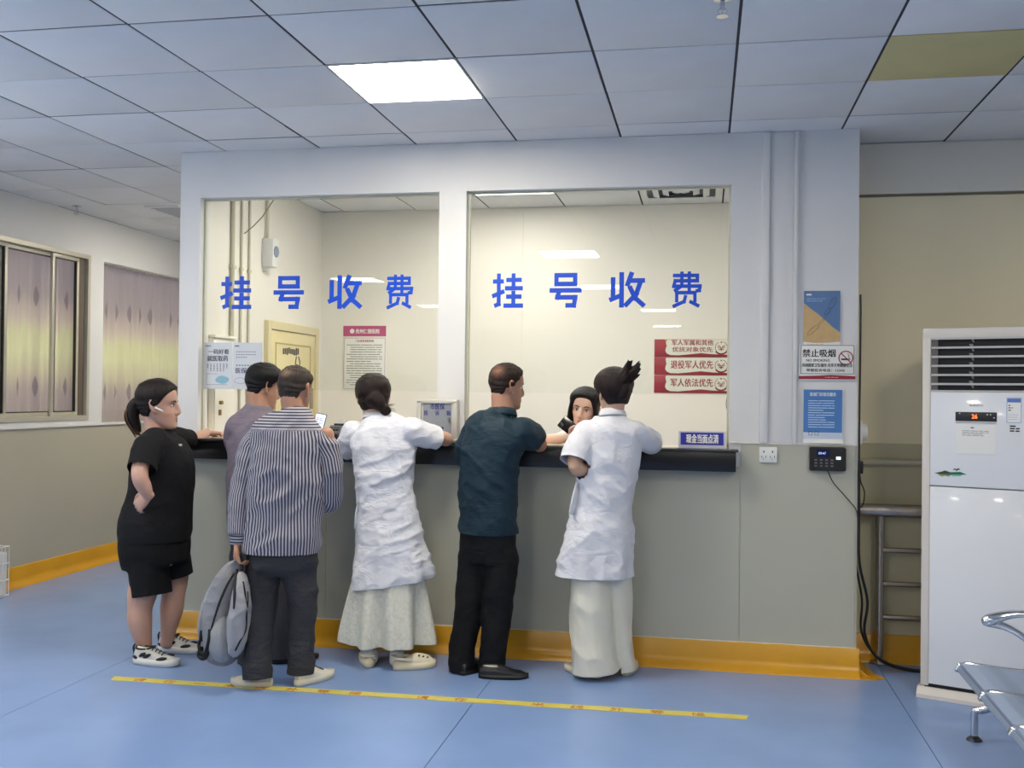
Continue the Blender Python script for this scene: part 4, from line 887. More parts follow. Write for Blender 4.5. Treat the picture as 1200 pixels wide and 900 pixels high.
HEADP = [(-.120, .012, .068, .045), (-.113, .028, .082, .028), (-.100, .041, .088, .005), (-.082, .050, .087, -.030), (-.060, .058, .086, -.058), (-.040, .064, .085, -.074),
         (-.020, .068, .083, -.084), (.0, .071, .081, -.092), (.020, .074, .086, -.097), (.040, .076, .087, -.099), (.060, .075, .083, -.097), (.080, .069, .073, -.088), (.098, .054, .054, -.070), (.110, .036, .032, -.046), (.117, .014, .010, -.016)]
def frame(fwd, roll=0):
    f = Vector(fwd).normalized(); r = f.cross(Vector((0, 0, 1))).normalized(); u = r.cross(f)
    if roll: q = Matrix.Rotation(roll, 3, f); r = q @ r; u = q @ u
    return Matrix((r, f, u)).transposed()
def head_rings(seg=40, sub=3):
    P = catmull([np.array(p) for p in HEADP], sub); out = []
    for z, w, yf, yb in P:
        ring = []
        for k in range(seg):
            a = 2 * math.pi * k / seg; c, s = math.cos(a), math.sin(a); cy = (yf + yb) / 2; h = (yf - yb) / 2
            e = .86 if s > 0 else 1
            ring.append([w * math.copysign(abs(c) ** .95, c), cy + h * math.copysign(abs(s) ** e, s), z])
        out.append(ring)
    return np.array(out)
def loft(bm, rings):
    V = [[bm.verts.new(tuple(p)) for p in r] for r in rings]; n = len(V[0])
    for A, B in zip(V[:-1], V[1:]):
        for k in range(n): bm.faces.new((A[k], A[(k + 1) % n], B[(k + 1) % n], B[k]))
    bm.faces.new(V[0][::-1]); bm.faces.new(V[-1])
def add_head(bm, c, Mx, s, jaw=1.0):
    R_ = head_rings(); x, y, z = R_[..., 0], R_[..., 1], R_[..., 2]
    g = lambda cx, cz, sx, sz: np.exp(-((np.abs(x) - cx) / sx) ** 2 - ((z - cz) / sz) ** 2) * (y > .02)
    y = y - .010 * g(.032, .004, .018, .013) + .004 * g(.03, .026, .03, .008) + .006 * g(.0, -.066, .028, .012) + .005 * g(.0, -.105, .02, .014) + .004 * g(.045, -.035, .02, .02)
    x = x * np.where(z < -.03, jaw, 1); R2 = np.stack([x, y, z], -1)
    Mw = lambda p: np.array(c) + (np.asarray(p) * s) @ np.array(Mx).T
    loft(bm, Mw(R2))
    # nose
    pts = [(0, .070, .022), (0, .083, .008), (0, .093, -.014), (0, .099, -.030), (0, .090, -.041)]
    tube(bm, [Mw(p) for p in pts], [(.007 * s, .010 * s), (.0085 * s, .011 * s), (.010 * s, .012 * s), (.0135 * s, .011 * s), (.012 * s, .008 * s)], ref=Mx @ Vector((1, 0, 0)), seg=12, n=3)
    for sx in (-1, 1):
        ball(bm, Mw((sx * .0125, .088, -.035)), .0075 * s)
        # ear: rim, lobe and bowl
        rim = [(.072, .010, -.030), (.081, -.002, -.026), (.088, -.015, .000), (.089, -.018, .022), (.084, -.006, .034), (.077, .009, .026), (.073, .011, .008)]
        tube(bm, [Mw((sx * a, b - .006, d - .004)) for a, b, d in rim], [.0062 * s, .006 * s, .0055 * s, .0055 * s, .0055 * s, .005 * s, .0045 * s], ref=Mx @ Vector((0, 1, 0)), seg=8, n=3)
        ball(bm, Mw((sx * .075, -.006, -.002)), .006 * s, .013 * s, .024 * s, Mx)
    return Mw
def hand(bm, w, d, n, side, curl=.5, L=.185, thumb=.6, spread=1.0):
    """w wrist, d pointing to the fingertips, n out of the palm, side +1 right hand / -1 left hand"""
    d = Vector(d).normalized(); n = Vector(n); n = (n - d * n.dot(d)).normalized(); a = d.cross(n) * side; w = Vector(w); k = L / .185
    tube(bm, [w - d * .02 * k, w + d * .012 * k, w + d * .045 * k, w + d * .080 * k, w + d * .094 * k], [(.026 * k, .019 * k), (.028 * k, .018 * k), (.038 * k, .0165 * k), (.040 * k, .014 * k), (.036 * k, .010 * k)], ref=a, seg=14, n=3, sup=.85)
    for i, (o, ln) in enumerate(((-.0305, .072), (-.0102, .080), (.0105, .076), (.0300, .060))):
        p = w + (d * (.086 - abs(o) * .15) + a * o) * k; ang = 0; P_ = [p - d * .012 * k, p]
        for q, (fr, bend) in enumerate(((.44, 48), (.32, 62), (.24, 42))):
            ang += R(bend * curl + 4); dr = d * math.cos(ang) + n * math.sin(ang) + a * (o * 2.2 * spread * (1 - curl)); p = p + dr.normalized() * ln * fr * k; P_.append(p)
        tube(bm, P_, [.0088 * k, .0090 * k, .0082 * k, .0074 * k, .0062 * k], ref=a, seg=10, n=3)
    p = w + (d * .022 - a * .024) * k; t1 = (d * .62 - a * .62 + n * .45 * thumb).normalized(); t2 = (d * .9 - a * .15 + n * .55 * thumb).normalized(); t3 = (d * .85 + a * .15 + n * .5 * thumb).normalized()
    tube(bm, [p, p + t1 * .038 * k, p + (t1 * .038 + t2 * .034) * k, p + (t1 * .038 + t2 * .034 + t3 * .026) * k], [.0135 * k, .0118 * k, .0102 * k, .0082 * k], ref=a, seg=10, n=3)

def hair_mat(name, c1, c2, scalp=None, rough=.42):
    m = bpy.data.materials.new(name); m.use_nodes = True; nt = m.node_tree; b = nt.nodes['Principled BSDF']; L = nt.links.new; N = nt.nodes.new
    at = N('ShaderNodeAttribute'); at.attribute_name = 'strand'; at2 = N('ShaderNodeAttribute'); at2.attribute_name = 'thin'
    tc = N('ShaderNodeTexCoord'); cb = N('ShaderNodeCombineXYZ'); L(at.outputs['Fac'], cb.inputs[0]); sp = N('ShaderNodeSeparateXYZ'); L(tc.outputs['Object'], sp.inputs[0]); mz = N('ShaderNodeMath'); mz.operation = 'MULTIPLY'; mz.inputs[1].default_value = 9; L(sp.outputs[2], mz.inputs[0]); L(mz.outputs[0], cb.inputs[1])
    n = N('ShaderNodeTexNoise'); n.inputs['Scale'].default_value = 1; n.inputs['Detail'].default_value = 5; n.inputs['Roughness'].default_value = .65; L(cb.outputs[0], n.inputs['Vector'])
    mx = N('ShaderNodeMix'); mx.data_type = 'RGBA'; mr = N('ShaderNodeMapRange'); mr.inputs[1].default_value = .35; mr.inputs[2].default_value = .68; L(n.outputs[0], mr.inputs[0]); L(mr.outputs[0], mx.inputs[0]); mx.inputs[6].default_value = lin(c1); mx.inputs[7].default_value = lin(c2); out = mx.outputs[2]
    if scalp:
        fn = N('ShaderNodeTexNoise'); fn.inputs['Scale'].default_value = 260; fn.inputs['Detail'].default_value = 2; L(tc.outputs['Object'], fn.inputs['Vector'])
        ad = N('ShaderNodeMath'); ad.operation = 'MULTIPLY_ADD'; ad.inputs[1].default_value = .9; ad.inputs[2].default_value = -.45; L(fn.outputs[0], ad.inputs[0]); su = N('ShaderNodeMath'); su.operation = 'ADD'; su.use_clamp = True; L(at2.outputs['Fac'], su.inputs[0]); L(ad.outputs[0], su.inputs[1])
        m3 = N('ShaderNodeMix'); m3.data_type = 'RGBA'; L(su.outputs[0], m3.inputs[0]); L(out, m3.inputs[6]); m3.inputs[7].default_value = lin(scalp); out = m3.outputs[2]
    L(out, b.inputs['Base Color']); b.inputs['Roughness'].default_value = rough + .08; b.inputs['Specular IOR Level'].default_value = .22
    bp = N('ShaderNodeBump'); bp.inputs['Strength'].default_value = .8; bp.inputs['Distance'].default_value = .004; L(n.outputs[0], bp.inputs['Height']); L(bp.outputs[0], b.inputs['Normal'])
    return m
def hl(zs, ys): return lambda z: np.interp(z, zs, ys)
FEM = hl([-.08, -.045, -.02, .0, .02, .04, .06, .08, .10], [-.03, -.022, -.012, .012, .030, .042, .058, .078, .09])
MAL = hl([-.07, -.03, -.012, .002, .02, .035, .05, .065, .085, .11], [-.035, -.030, -.026, .014, .022, .034, .052, .066, .078, .09])
def add_hair(t, origin, c, Mx, s, mat, region, thick, extra=None, voxel=None, thin=None, smooth=2):
    """hair shell: proud of the scalp where region(x,y,z) says hair, sunk below the skin elsewhere"""
    R_ = head_rings(56, 5); x, y, z = R_[..., 0], R_[..., 1], R_[..., 2]
    h = region(x, y, z); th = thick(x, y, z) if callable(thick) else thick
    k = np.clip(h / .010, 0, 1); k = k * k * (3 - 2 * k); off = -.012 + (th + .012) * k
    nrm = np.stack([x / .075, (y + .005) / .092, (z - .02) / .10], -1); nrm[..., 2] = np.where(z < .0, nrm[..., 2] * .2, nrm[..., 2]); nrm /= np.linalg.norm(nrm, axis=-1, keepdims=True) + 1e-6
    ang = np.arctan2(x, y + .03); groove = .0016 * np.sin(ang * 46 + 6 * np.sin(z * 30)) + .0012 * np.sin(ang * 87 + z * 60)
    R2 = R_ + nrm * (off + groove * k)[..., None]
    Mw = lambda p: np.array(c) + (np.asarray(p) * s) @ np.array(Mx).T
    bm = bmesh.new(); loft(bm, Mw(R2))
    if extra: extra(bm, lambda p: Vector(Mw(p)))
    inv = np.array(Mx)
    loc = lambda co: ((co - np.array(c)) @ inv) / s
    at = {'strand': lambda co: (lambda q: np.arctan2(q[:, 0], q[:, 1] + .03) * 22)(loc(co))}
    if thin: at['thin'] = lambda co: thin(*loc(co).T)
    return meshify(bm, 'hair', mat, t, origin, voxel, smooth if voxel else 0, None, at)
def face_parts(t, origin, Mw, Mx, s, brow_c=(30, 24, 22), lip=(176, 98, 92), female=False):
    m_eye = M('eye_white', (232, 228, 222), .2); m_iris = M('iris_dark', (28, 18, 14), .1); m_brow = M('brow', brow_c, .7)
    for sx in (-1, 1):
        bm = bmesh.new(); ball(bm, Mw((sx * .032, .0695, .002)), .0125 * s, .0085 * s, .0060 * s, Mx); e = meshify(bm, 'eye', m_eye, t, origin)
        bm = bmesh.new(); ball(bm, Mw((sx * .032, .0762, .002)), .0052 * s, .0024 * s, .0052 * s, Mx); meshify(bm, 'iris', m_iris, e, origin)
        bm = bmesh.new(); tube(bm, [Mw((sx * .018, .0775, .0075)), Mw((sx * .032, .0785, .0105)), Mw((sx * .046, .069, .006))], [.0010 * s, .0016 * s, .0010 * s], seg=6, n=4); meshify(bm, 'eyelid_line', m_brow, e, origin)
        bm = bmesh.new(); tube(bm, [Mw((sx * .014, .0855, .021)), Mw((sx * .030, .0835, .026)), Mw((sx * .048, .070, .021))], [(.0022 * s, .0020 * s), (.0030 * s, .0022 * s), (.001 * s, .001 * s)], ref=Mx @ Vector((0, 0, 1)), seg=8, n=4); meshify(bm, 'eyebrow', m_brow, t, origin)
    bm = bmesh.new()
    tube(bm, [Mw((-.024, .076, -.066)), Mw((-.010, .0885, -.062)), Mw((0, .0895, -.0635)), Mw((.010, .0885, -.062)), Mw((.024, .076, -.066))], [.0014 * s, .0042 * s, .0040 * s, .0042 * s, .0014 * s], seg=8, n=4)
    tube(bm, [Mw((-.022, .076, -.068)), Mw((0, .0895, -.0725)), Mw((.022, .076, -.068))], [.0014 * s, .0056 * s, .0014 * s], seg=8, n=5)
    meshify(bm, 'lips', M('lips_%d' % lip[0], lip, .4), t, origin)

SK = {}
def skin(name, rgb): return M('skin_' + name, rgb, .48, sss=.25, bump=.06, bscale=120, bdist=.002, var=.07, vscale=14, spec=.4)
def cloth(name, rgb, rough=.8, bump=.35, bscale=14, var=.05, stretch=(1, 1, .6), crease=.26, cscale=6, rot=.6):
    if name in MATS: return MATS[name]
    m = M(name, rgb, rough, bump=bump, bscale=bscale * 4, var=var, vscale=8, stretch=stretch, spec=.25, bdist=.002); nt = m.node_tree; L = nt.links.new; N = nt.nodes.new; b = nt.nodes['Principled BSDF']
    tc = N('ShaderNodeTexCoord'); mp = N('ShaderNodeMapping'); mp.inputs['Rotation'].default_value = (0, rot, .3); mp.inputs['Scale'].default_value = (1, 1, 1.9); L(tc.outputs['Object'], mp.inputs[0])
    n = N('ShaderNodeTexNoise'); n.inputs['Scale'].default_value = cscale; n.inputs['Detail'].default_value = 3; n.inputs['Distortion'].default_value = .9; n.inputs['Roughness'].default_value = .55; L(mp.outputs[0], n.inputs['Vector'])
    s1 = N('ShaderNodeMath'); s1.operation = 'SUBTRACT'; s1.inputs[1].default_value = .5; L(n.outputs[0], s1.inputs[0]); ab = N('ShaderNodeMath'); ab.operation = 'ABSOLUTE'; L(s1.outputs[0], ab.inputs[0]); pw = N('ShaderNodeMath'); pw.operation = 'POWER'; pw.inputs[1].default_value = .7; L(ab.outputs[0], pw.inputs[0])
    bp = N('ShaderNodeBump'); bp.inputs['Strength'].default_value = crease; bp.inputs['Distance'].default_value = .035; L(pw.outputs[0], bp.inputs['Height'])
    old = b.inputs['Normal'].links[0].from_node; L(bp.outputs[0], old.inputs['Normal']); return m
def folds(amp=.006, freq=(9, 9, 4), seed=0, diag=0, fine=.0015, low=None):
    """drapery: ridged noise stretched along the fall of the cloth, turned by diag"""
    ca, sa = math.cos(diag), math.sin(diag)
    def f(co, no):
        x, y, z = co.T; q = np.stack([(x * ca + z * sa) * freq[0], y * freq[1], (-x * sa + z * ca) * freq[2]], -1) + seed * 7.3
        v = (ridge(q) ** 2 - .4) * amp + (ridge(q * 2.1 + 3) - .5) * amp * .45 + (vnoise(q * 5) - .5) * fine
        return v * (low(co) if low else 1)
    return f
def skirt_wave(center, n, amp, z_top, z_bot, ph=0):
    cx, cy = center
    def f(co):
        a = np.arctan2(co[:, 1] - cy, co[:, 0] - cx); k = np.clip((z_top - co[:, 2]) / (z_top - z_bot), 0, 1)
        return amp * k ** 1.3 * (np.sin(a * n + ph + .8 * np.sin(a * 3)) * .7 + np.sin(a * (n * 1.7) + 1.3) * .3)
    return f
def px_rings(L, Y):
    return [W(r[0], r[1], r[4] if len(r) > 4 else Y) for r in L], [(r[2], r[3]) for r in L]
def core_body(t, origin, mat, spine, Y, right, head, legs, arms, neck, voxel=.006):
    """one continuous skin: head, neck, trunk, arms, legs; hands closed on at the wrist"""
    bm = bmesh.new(); P_, A = px_rings(spine, Y); A = [(a_ * .84, b_ * .84) for a_, b_ in A]; tube(bm, P_, A, ref=right, seg=24, n=4)
    c, Mx, s, jaw = head; Mw = add_head(bm, c, Mx, s, jaw)
    nb, nt_ = Vector(neck[0]), Vector(Mw((0, -.022, -.050))); r = neck[1]
    tube(bm, [nb, nb.lerp(nt_, .5), nt_], [(r * 1.25, r * 1.1), (r, r), (r, r * 1.02)], ref=right, seg=18, n=3)
    for lg in legs: tube(bm, lg['p'], [lg['r'][0] * .80] + lg['r'][1:], seg=18, n=5)
    for am in arms: tube(bm, am['p'], [am['r'][0] * .78, am['r'][1] * .92] + am['r'][2:], seg=16, n=5)
    o = meshify(bm, 'body', mat, t, origin, voxel, 3)
    bm = bmesh.new(); any_ = False
    for am in arms:
        if am.get('hand'):
            h = am['hand']; wv = Vector(am['p'][-1]); hand(bm, wv, h['d'], h['n'], h['side'], h.get('curl', .5), h.get('L', .18), h.get('thumb', .6)); any_ = True
            tube(bm, [Vector(am['p'][-2]).lerp(wv, .55), wv], [am['r'][-1] * 1.12, am['r'][-1] * 1.04], seg=14, n=2)
    if any_: join_into(o, meshify(bm, 'hands', mat, t, origin, .0028, 2))
    return o, Mw
def garment(name, t, origin, mat, Y, right, rings, limbs=(), voxel=.009, smooth=7, disp=None, extra=None, attrs=None, sup=.92, open_ends=True):
    """cloth shell: trunk and limb sweeps united, relaxed, then cut open cleanly at hem and cuffs"""
    bm = bmesh.new(); cuts = []
    if rings:
        P_, A = px_rings(rings, Y)
        if P_[0].z < P_[-1].z:
            z0 = P_[0].z; P_ = [P_[0] + Vector((0, 0, -.04))] + P_; A = [A[0]] + A; cuts.append((Vector((P_[0].x, P_[0].y, z0)), (0, 0, -1), None))
        tube(bm, P_, A, ref=right, seg=32, n=4, cap=False, sup=sup)
    for p, r, *ref in limbs:
        p = [Vector(q) for q in p]; r = list(r); d = (p[-1] - p[-2]).normalized(); rl = r[-1] if not isinstance(r[-1], tuple) else max(r[-1]); r0 = r[0] if not isinstance(r[0], tuple) else min(r[0])
        if open_ends: cuts.append((p[-1], d, rl * 1.10 + .027)); p = p + [p[-1] + d * .035]; r = r + [r[-1]]
        tube(bm, p, r, seg=18, n=5, cap=False, ref=ref[0] if ref else (1, 0, 0)); ball(bm, p[0], r0 * .98, u=16, v=12)
    if extra: extra(bm)
    o = meshify(bm, name, mat, t, origin, voxel, smooth, disp, attrs, cuts)
    if cuts: md = o.modifiers.new('th', 'SOLIDIFY'); md.thickness = .0022; md.offset = -1
    return o
def shoe(t, origin, pos, toe, kind, L=.27, wd=.048):
    """pos: heel point on the floor; toe: direction"""
    d = Vector((toe[0], toe[1], 0)).normalized(); a = Vector((d.y, -d.x, 0)); o = Vector(pos); up = Vector((0, 0, 1))
    spec = {'sneaker': dict(soleh=.032, up=m_sn_w, sole=M('sole_off_white', (214, 208, 190), .5)), 'runner': dict(soleh=.036, up=m_sn_r, sole=M('runner_sole', (222, 220, 212), .5)),
            'leather': dict(soleh=.020, up=M('shoe_black_leather', (20, 20, 22), .3), sole=M('shoe_black_sole', (14, 14, 15), .5)), 'clog': dict(soleh=.036, up=M('clog_cream', (222, 212, 186), .5), sole=M('clog_sole', (226, 214, 182), .5)),
            'heel': dict(soleh=.030, up=M('shoe_cream_leather', (214, 208, 190), .4), sole=M('shoe_cream_sole', (206, 200, 180), .5))}[kind]
    outline = lambda u: (math.sin(math.pi * min(max(u, 0), 1)) ** .30) * (.80 + .26 * u if u < .75 else .995 - (u - .75) * .5)
    # sole: lofted along its length
    bm = bmesh.new(); rings = []; N_ = 16
    for i in range(N_ + 1):
        u = i / N_; uu = .012 + .976 * u; w = wd * 1.06 * outline(uu); h = spec['soleh']; lift = .007 * max(0, (u - .8) / .2) ** 2; q = []
        for sx, zz, k in ((-1, 0, .92), (-1, h * .45, 1.0), (-1, h, .96), (1, h, .96), (1, h * .45, 1.0), (1, 0, .92)): q.append(o + d * (uu * L) + a * (sx * w * k) + up * (zz + lift + .0015))
        rings.append(q)
    loft(bm, rings); s = meshify(bm, 'shoe', spec['sole'], t, origin)
    # upper
    bm = bmesh.new(); rings = []
    hs = {'sneaker': [(.0, .080), (.06, .100), (.2, .104), (.38, .100), (.52, .072), (.7, .052), (.88, .044), (1, .028)], 'runner': [(.0, .078), (.06, .098), (.2, .088), (.38, .092), (.52, .078), (.7, .056), (.88, .048), (1, .030)],
          'leather': [(.0, .055), (.06, .072), (.2, .074), (.38, .076), (.52, .064), (.7, .046), (.88, .040), (1, .024)], 'clog': [(.0, .045), (.06, .055), (.2, .050), (.38, .072), (.52, .084), (.7, .078), (.88, .064), (1, .036)], 'heel': [(.0, .05), (.06, .062), (.2, .06), (.38, .058), (.52, .05), (.7, .04), (.88, .034), (1, .022)]}[kind]
    for i in range(N_ + 1):
        u = i / N_; uu = .03 + .94 * u; w = wd * .96 * outline(uu); h = np.interp(u, [x[0] for x in hs], [x[1] for x in hs]); q = []; z0 = spec['soleh'] * .6
        for k in range(16):
            th = 2 * math.pi * k / 16; c_, s_ = math.cos(th), math.sin(th); z = z0 + (h - z0) * max(0, s_) ** .75; ww = w * (1 if s_ < .3 else 1 - .35 * ((s_ - .3) / .7) ** 2); q.append(o + d * (uu * L) + a * (c_ * ww) + up * (z + .0015))
        rings.append(q)
    loft(bm, rings); meshify(bm, 'upper', spec['up'], s, origin, .004, 2)
    if kind in ('sneaker', 'runner'):
        bm = bmesh.new()
        for i in range(4):
            u = .42 + i * .07; zt = np.interp(u, [x[0] for x in hs], [x[1] for x in hs]) + .004; tube(bm, [o + d * (u * L) + a * (-.022) + up * (zt - .008), o + d * ((u + .015) * L) + up * zt, o + d * ((u + .03) * L) + a * .022 + up * (zt - .008)], [.0032] * 3, seg=6, n=3)
        meshify(bm, 'laces', M('lace_dark', (48, 46, 48), .7) if kind == 'runner' else M('lace_grey', (96, 92, 88), .7), s, origin)
    if kind == 'clog':
        bm = bmesh.new(); tube(bm, [o + d * .10 + a * (-wd) + up * .058, o + d * .02 + a * (-wd * .8) + up * .066, o + d * (-.004) + up * .068, o + d * .02 + a * (wd * .8) + up * .066, o + d * .10 + a * wd + up * .058], [(.008, .003)] * 5, ref=(0, 0, 1), seg=10, n=4); meshify(bm, 'heel_strap', spec['up'], s, origin)
        bm = bmesh.new()
        for i in range(3):
            for sx in (-1, 1): ball(bm, o + d * (L * (.58 + i * .10)) + a * (sx * .026) + up * (.074 - i * .006), .006, .006, .005)
        meshify(bm, 'vent_holes', M('clog_hole', (90, 82, 70), .7), s, origin)
    if kind in ('runner',):
        bm = bmesh.new()
        for sx in (-1, 1):
            for u0, u1, z0, z1 in ((.20, .34, .050, .070), (.30, .46, .046, .066), (.60, .80, .040, .050), (.02, .14, .042, .036)):
                w0, w1 = wd * .99 * outline(u0), wd * .99 * outline(u1); tube(bm, [o + d * (u0 * L) + a * (sx * w0) + up * z0, o + d * ((u0 + u1) / 2 * L) + a * (sx * (w0 + w1) / 2 * 1.02) + up * (z0 + z1) / 2, o + d * (u1 * L) + a * (sx * w1 * .96) + up * z1], [(.003, .006), (.004, .011), (.003, .005)], ref=a, seg=8, n=3)
        tube(bm, [o + d * .004 + up * .05, o + d * (-.004) + up * .085, o + d * .004 + up * .105], [(.010, .003), (.009, .004), (.007, .003)], ref=a, seg=8, n=3); tube(bm, [o + d * (L * u_) + a * (w_ * wd * .62) + up * z_ for u_, w_, z_ in ((.06, 0, .094), (.12, 1, .090), (.26, 1.05, .088), (.40, .9, .094), (.44, 0, .098), (.40, -.9, .094), (.26, -1.05, .088), (.12, -1, .090), (.06, 0, .094))], [.005] * 9, seg=8, n=3)
        meshify(bm, 'dark_overlays', M('shoe_overlay_black', (26, 26, 28), .5), s, origin)
    return s
m_sn_w = M('sneaker_off_white', (222, 216, 200), .55, bump=.1, bscale=60); m_sn_r = M('runner_light', (206, 204, 196), .6, bump=.1, bscale=60)
def collar(t, origin, mat, c, right, fwd, rx, ry, h=.032, name='collar', tilt=.0):
    """folded shirt collar: a stand and a fall around the neck"""
    c = Vector(c); r = Vector(right).normalized(); f = Vector(fwd); f = (f - r * f.dot(r)).normalized(); u = r.cross(f); bm = bmesh.new(); N_ = 36; rows = []
    prof = [(.000, -.012), (-.003, h * .5), (-.003, h), (.002, h + .003), (.009, h * .75), (.016, h * .15), (.017, -.004)]
    for i in range(N_):
        a = R(98) + R(344) * i / (N_ - 1); cs, sn = math.cos(a), math.sin(a); row = []
        for o_, z in prof: row.append(bm.verts.new(c + r * (cs * (rx + o_)) + f * (sn * (ry + o_)) + u * (z + tilt * sn)))
        rows.append(row)
    for A, B in zip(rows[:-1], rows[1:]):
        for k in range(len(prof) - 1): bm.faces.new((A[k], B[k], B[k + 1], A[k + 1]))
    o = meshify(bm, name, mat, t, origin); md = o.modifiers.new('th', 'SOLIDIFY'); md.thickness = .003; return o
def limb(*pts): return [Vector(p) for p in pts]

# ---------- 1. woman in black, leaning at the counter's left end
def woman_black():
    Y = -.47; og = (-3.02, -.47, 0); t = thing('person', 'woman in black tee and knee shorts in profile, dark ponytail, arm resting on counter', 'person', og)
    sk = skin('light', (196, 156, 138)); rt = (.22, -.975, 0); fw = (.975, .22, 0)
    hc = W(186, 475, Y); Mx = frame((.95, .30, -.04)); hs = 1.14
    spine = [(182, 650, .150, .155), (184, 615, .165, .165), (188, 580, .155, .150), (190, 545, .155, .145), (186, 522, .155, .105), (184, 511, .10, .07)]
    armN = limb(W(174, 516, -.61), W(166, 538, -.71), W(164, 558, -.77), W(169, 571, -.76), W(174, 581, -.74)); armF = limb(W(198, 512, -.30), W(212, 514, -.19), W(224, 516, -.10), W(234, 512, -.03), W(243, 507, .03))
    legs = [dict(p=limb(W(180, 640, -.56), W(168, 690, -.57), W(164, 712, -.58), W(164, 728, -.59), W(169, 755, -.58), W(171, 768, -.57)), r=[.095, .082, .068, .066, .043, .040]),
            dict(p=limb(W(196, 640, -.38), W(204, 672, -.37), W(203, 696, -.38), W(201, 715, -.39), W(197, 742, -.40), W(196, 754, -.40)), r=[.095, .080, .066, .064, .042, .040])]
    arms = [dict(p=armN, r=[.052, .050, .044, .040, .027], hand=dict(d=(-.75, .05, -.65), n=(.1, .95, -.1), side=1, curl=.55, L=.175)), dict(p=armF, r=[.050, .048, .042, .038, .026], hand=dict(d=(.80, .55, -.05), n=(.1, -.1, -1), side=-1, curl=.95, L=.165))]
    o, Mw = core_body(t, og, sk, spine, Y, rt, (hc, Mx, hs, 1.06), legs, arms, (W(184, 512, Y), .058))
    face_parts(t, og, Mw, Mx, hs, lip=(170, 96, 88))
    blk = cloth('black_jersey', (20, 20, 23), .85, .2, 10); blk2 = cloth('black_short_fabric', (17, 17, 20), .9, .2, 10)
    garment('tee_shirt', t, og, blk, Y, rt, [(181, 632, .205, .190), (182, 618, .205, .195), (185, 600, .190, .185), (189, 575, .178, .172), (191, 550, .176, .168), (190, 534, .180, .150), (186, 520, .175, .118), (184, 511, .12, .085), (183, 506, .080, .068)],
            [(limb(W(181, 516, -.58), W(171, 530, -.67), W(165, 550, -.745)), [.078, .078, .076]), (limb(W(194, 514, -.34), W(208, 514, -.23), W(220, 516, -.13)), [.072, .070, .064])], disp=folds(.010, (7, 7, 6), 1, .6))
    garment('shorts', t, og, blk2, Y, rt, [(182, 612, .180, .175), (181, 628, .196, .190), (181, 645, .200, .192), (183, 662, .185, .180)],
            [(limb(W(175, 640, -.54), W(174, 665, -.55), W(177, 697, -.56)), [(.110, .120), (.108, .118), (.105, .116)]), (limb(W(192, 640, -.40), W(202, 655, -.39), W(206, 675, -.38)), [.110, .100, .092])], disp=folds(.010, (7, 7, 3), 2, .3))
    hm = hair_mat('hair_brown_black', (14, 10, 10), (38, 27, 23))
    def ex(bm, w):
        tube(bm, [w((0, -.075, .02)), w((0, -.105, .012)), w((0, -.122, -.02)), w((0, -.118, -.070)), w((.0, -.095, -.112)), w((0, -.080, -.135))], [(.022, .022), (.028, .030), (.036, .036), (.034, .034), (.022, .022), (.006, .006)], ref=Mx @ Vector((1, 0, 0)), seg=16, n=4)
    add_hair(t, og, hc, Mx, hs, hm, lambda x, y, z: np.minimum(FEM(z) - y, z + .062 + .0 * x), lambda x, y, z: .012 + .006 * np.clip((z + .01) / .05, 0, 1), ex, .005)
    hf = meshify((lambda b: (tube(b, [Mw((.0, -.092, .038)), Mw((.018, -.094, .020)), Mw((.030, -.084, -.010)), Mw((.034, -.070, -.035))], [.006, .0075, .0075, .005], seg=10, n=4), b)[1])(bmesh.new()), 'hair_clip', M('clip_pearl', (214, 210, 208), .35), t, og)
    for dz, c_ in ((.07, (88, 60, 44)),):
        bm = bmesh.new(); rr = random.Random(3)
        for i in range(16):
            a = rr.uniform(-.022, .022); b = rr.uniform(-.016, .016); tube(bm, [Mw((a * .4, -.115 + b * .3, .0)), Mw((a, -.146 + b * .6, -.035)), Mw((a * 1.1, -.138 + b, -.085)), Mw((a * .8, -.105 + b, -.135)), Mw((a * .7, -.088 + b, -.150 - abs(b)))], [.003, .005, .005, .004, .001], seg=6, n=4)
        meshify(bm, 'ponytail_strands', hair_mat('hair_dyed_brown', (46, 32, 26), (104, 74, 54)), t, og)
    bm = bmesh.new(); ball(bm, Mw((.082, .006, -.012)), .007, .007, .007); tube(bm, [Mw((.083, .010, -.014)), Mw((.080, .024, -.020)), Mw((.076, .036, -.026))], [.0055, .006, .005], seg=8, n=3); meshify(bm, 'earpiece', m_plastic, t, og)
    for hp, y_, d in ((Fl(157, 777), 0, (1, -.03)), (Fl(186, 762), 0, (1, -.02))): shoe(t, og, hp, d, 'runner', .275, .050)
    bm = bmesh.new(); box(bm, 0, .018, -.0015, .0015, 0, .012); o_ = finish(bm, 'chest_print', m_plastic, t, W(209, 522, Y) - Vector(og) + Vector((.03, -.05, 0)))
    return t

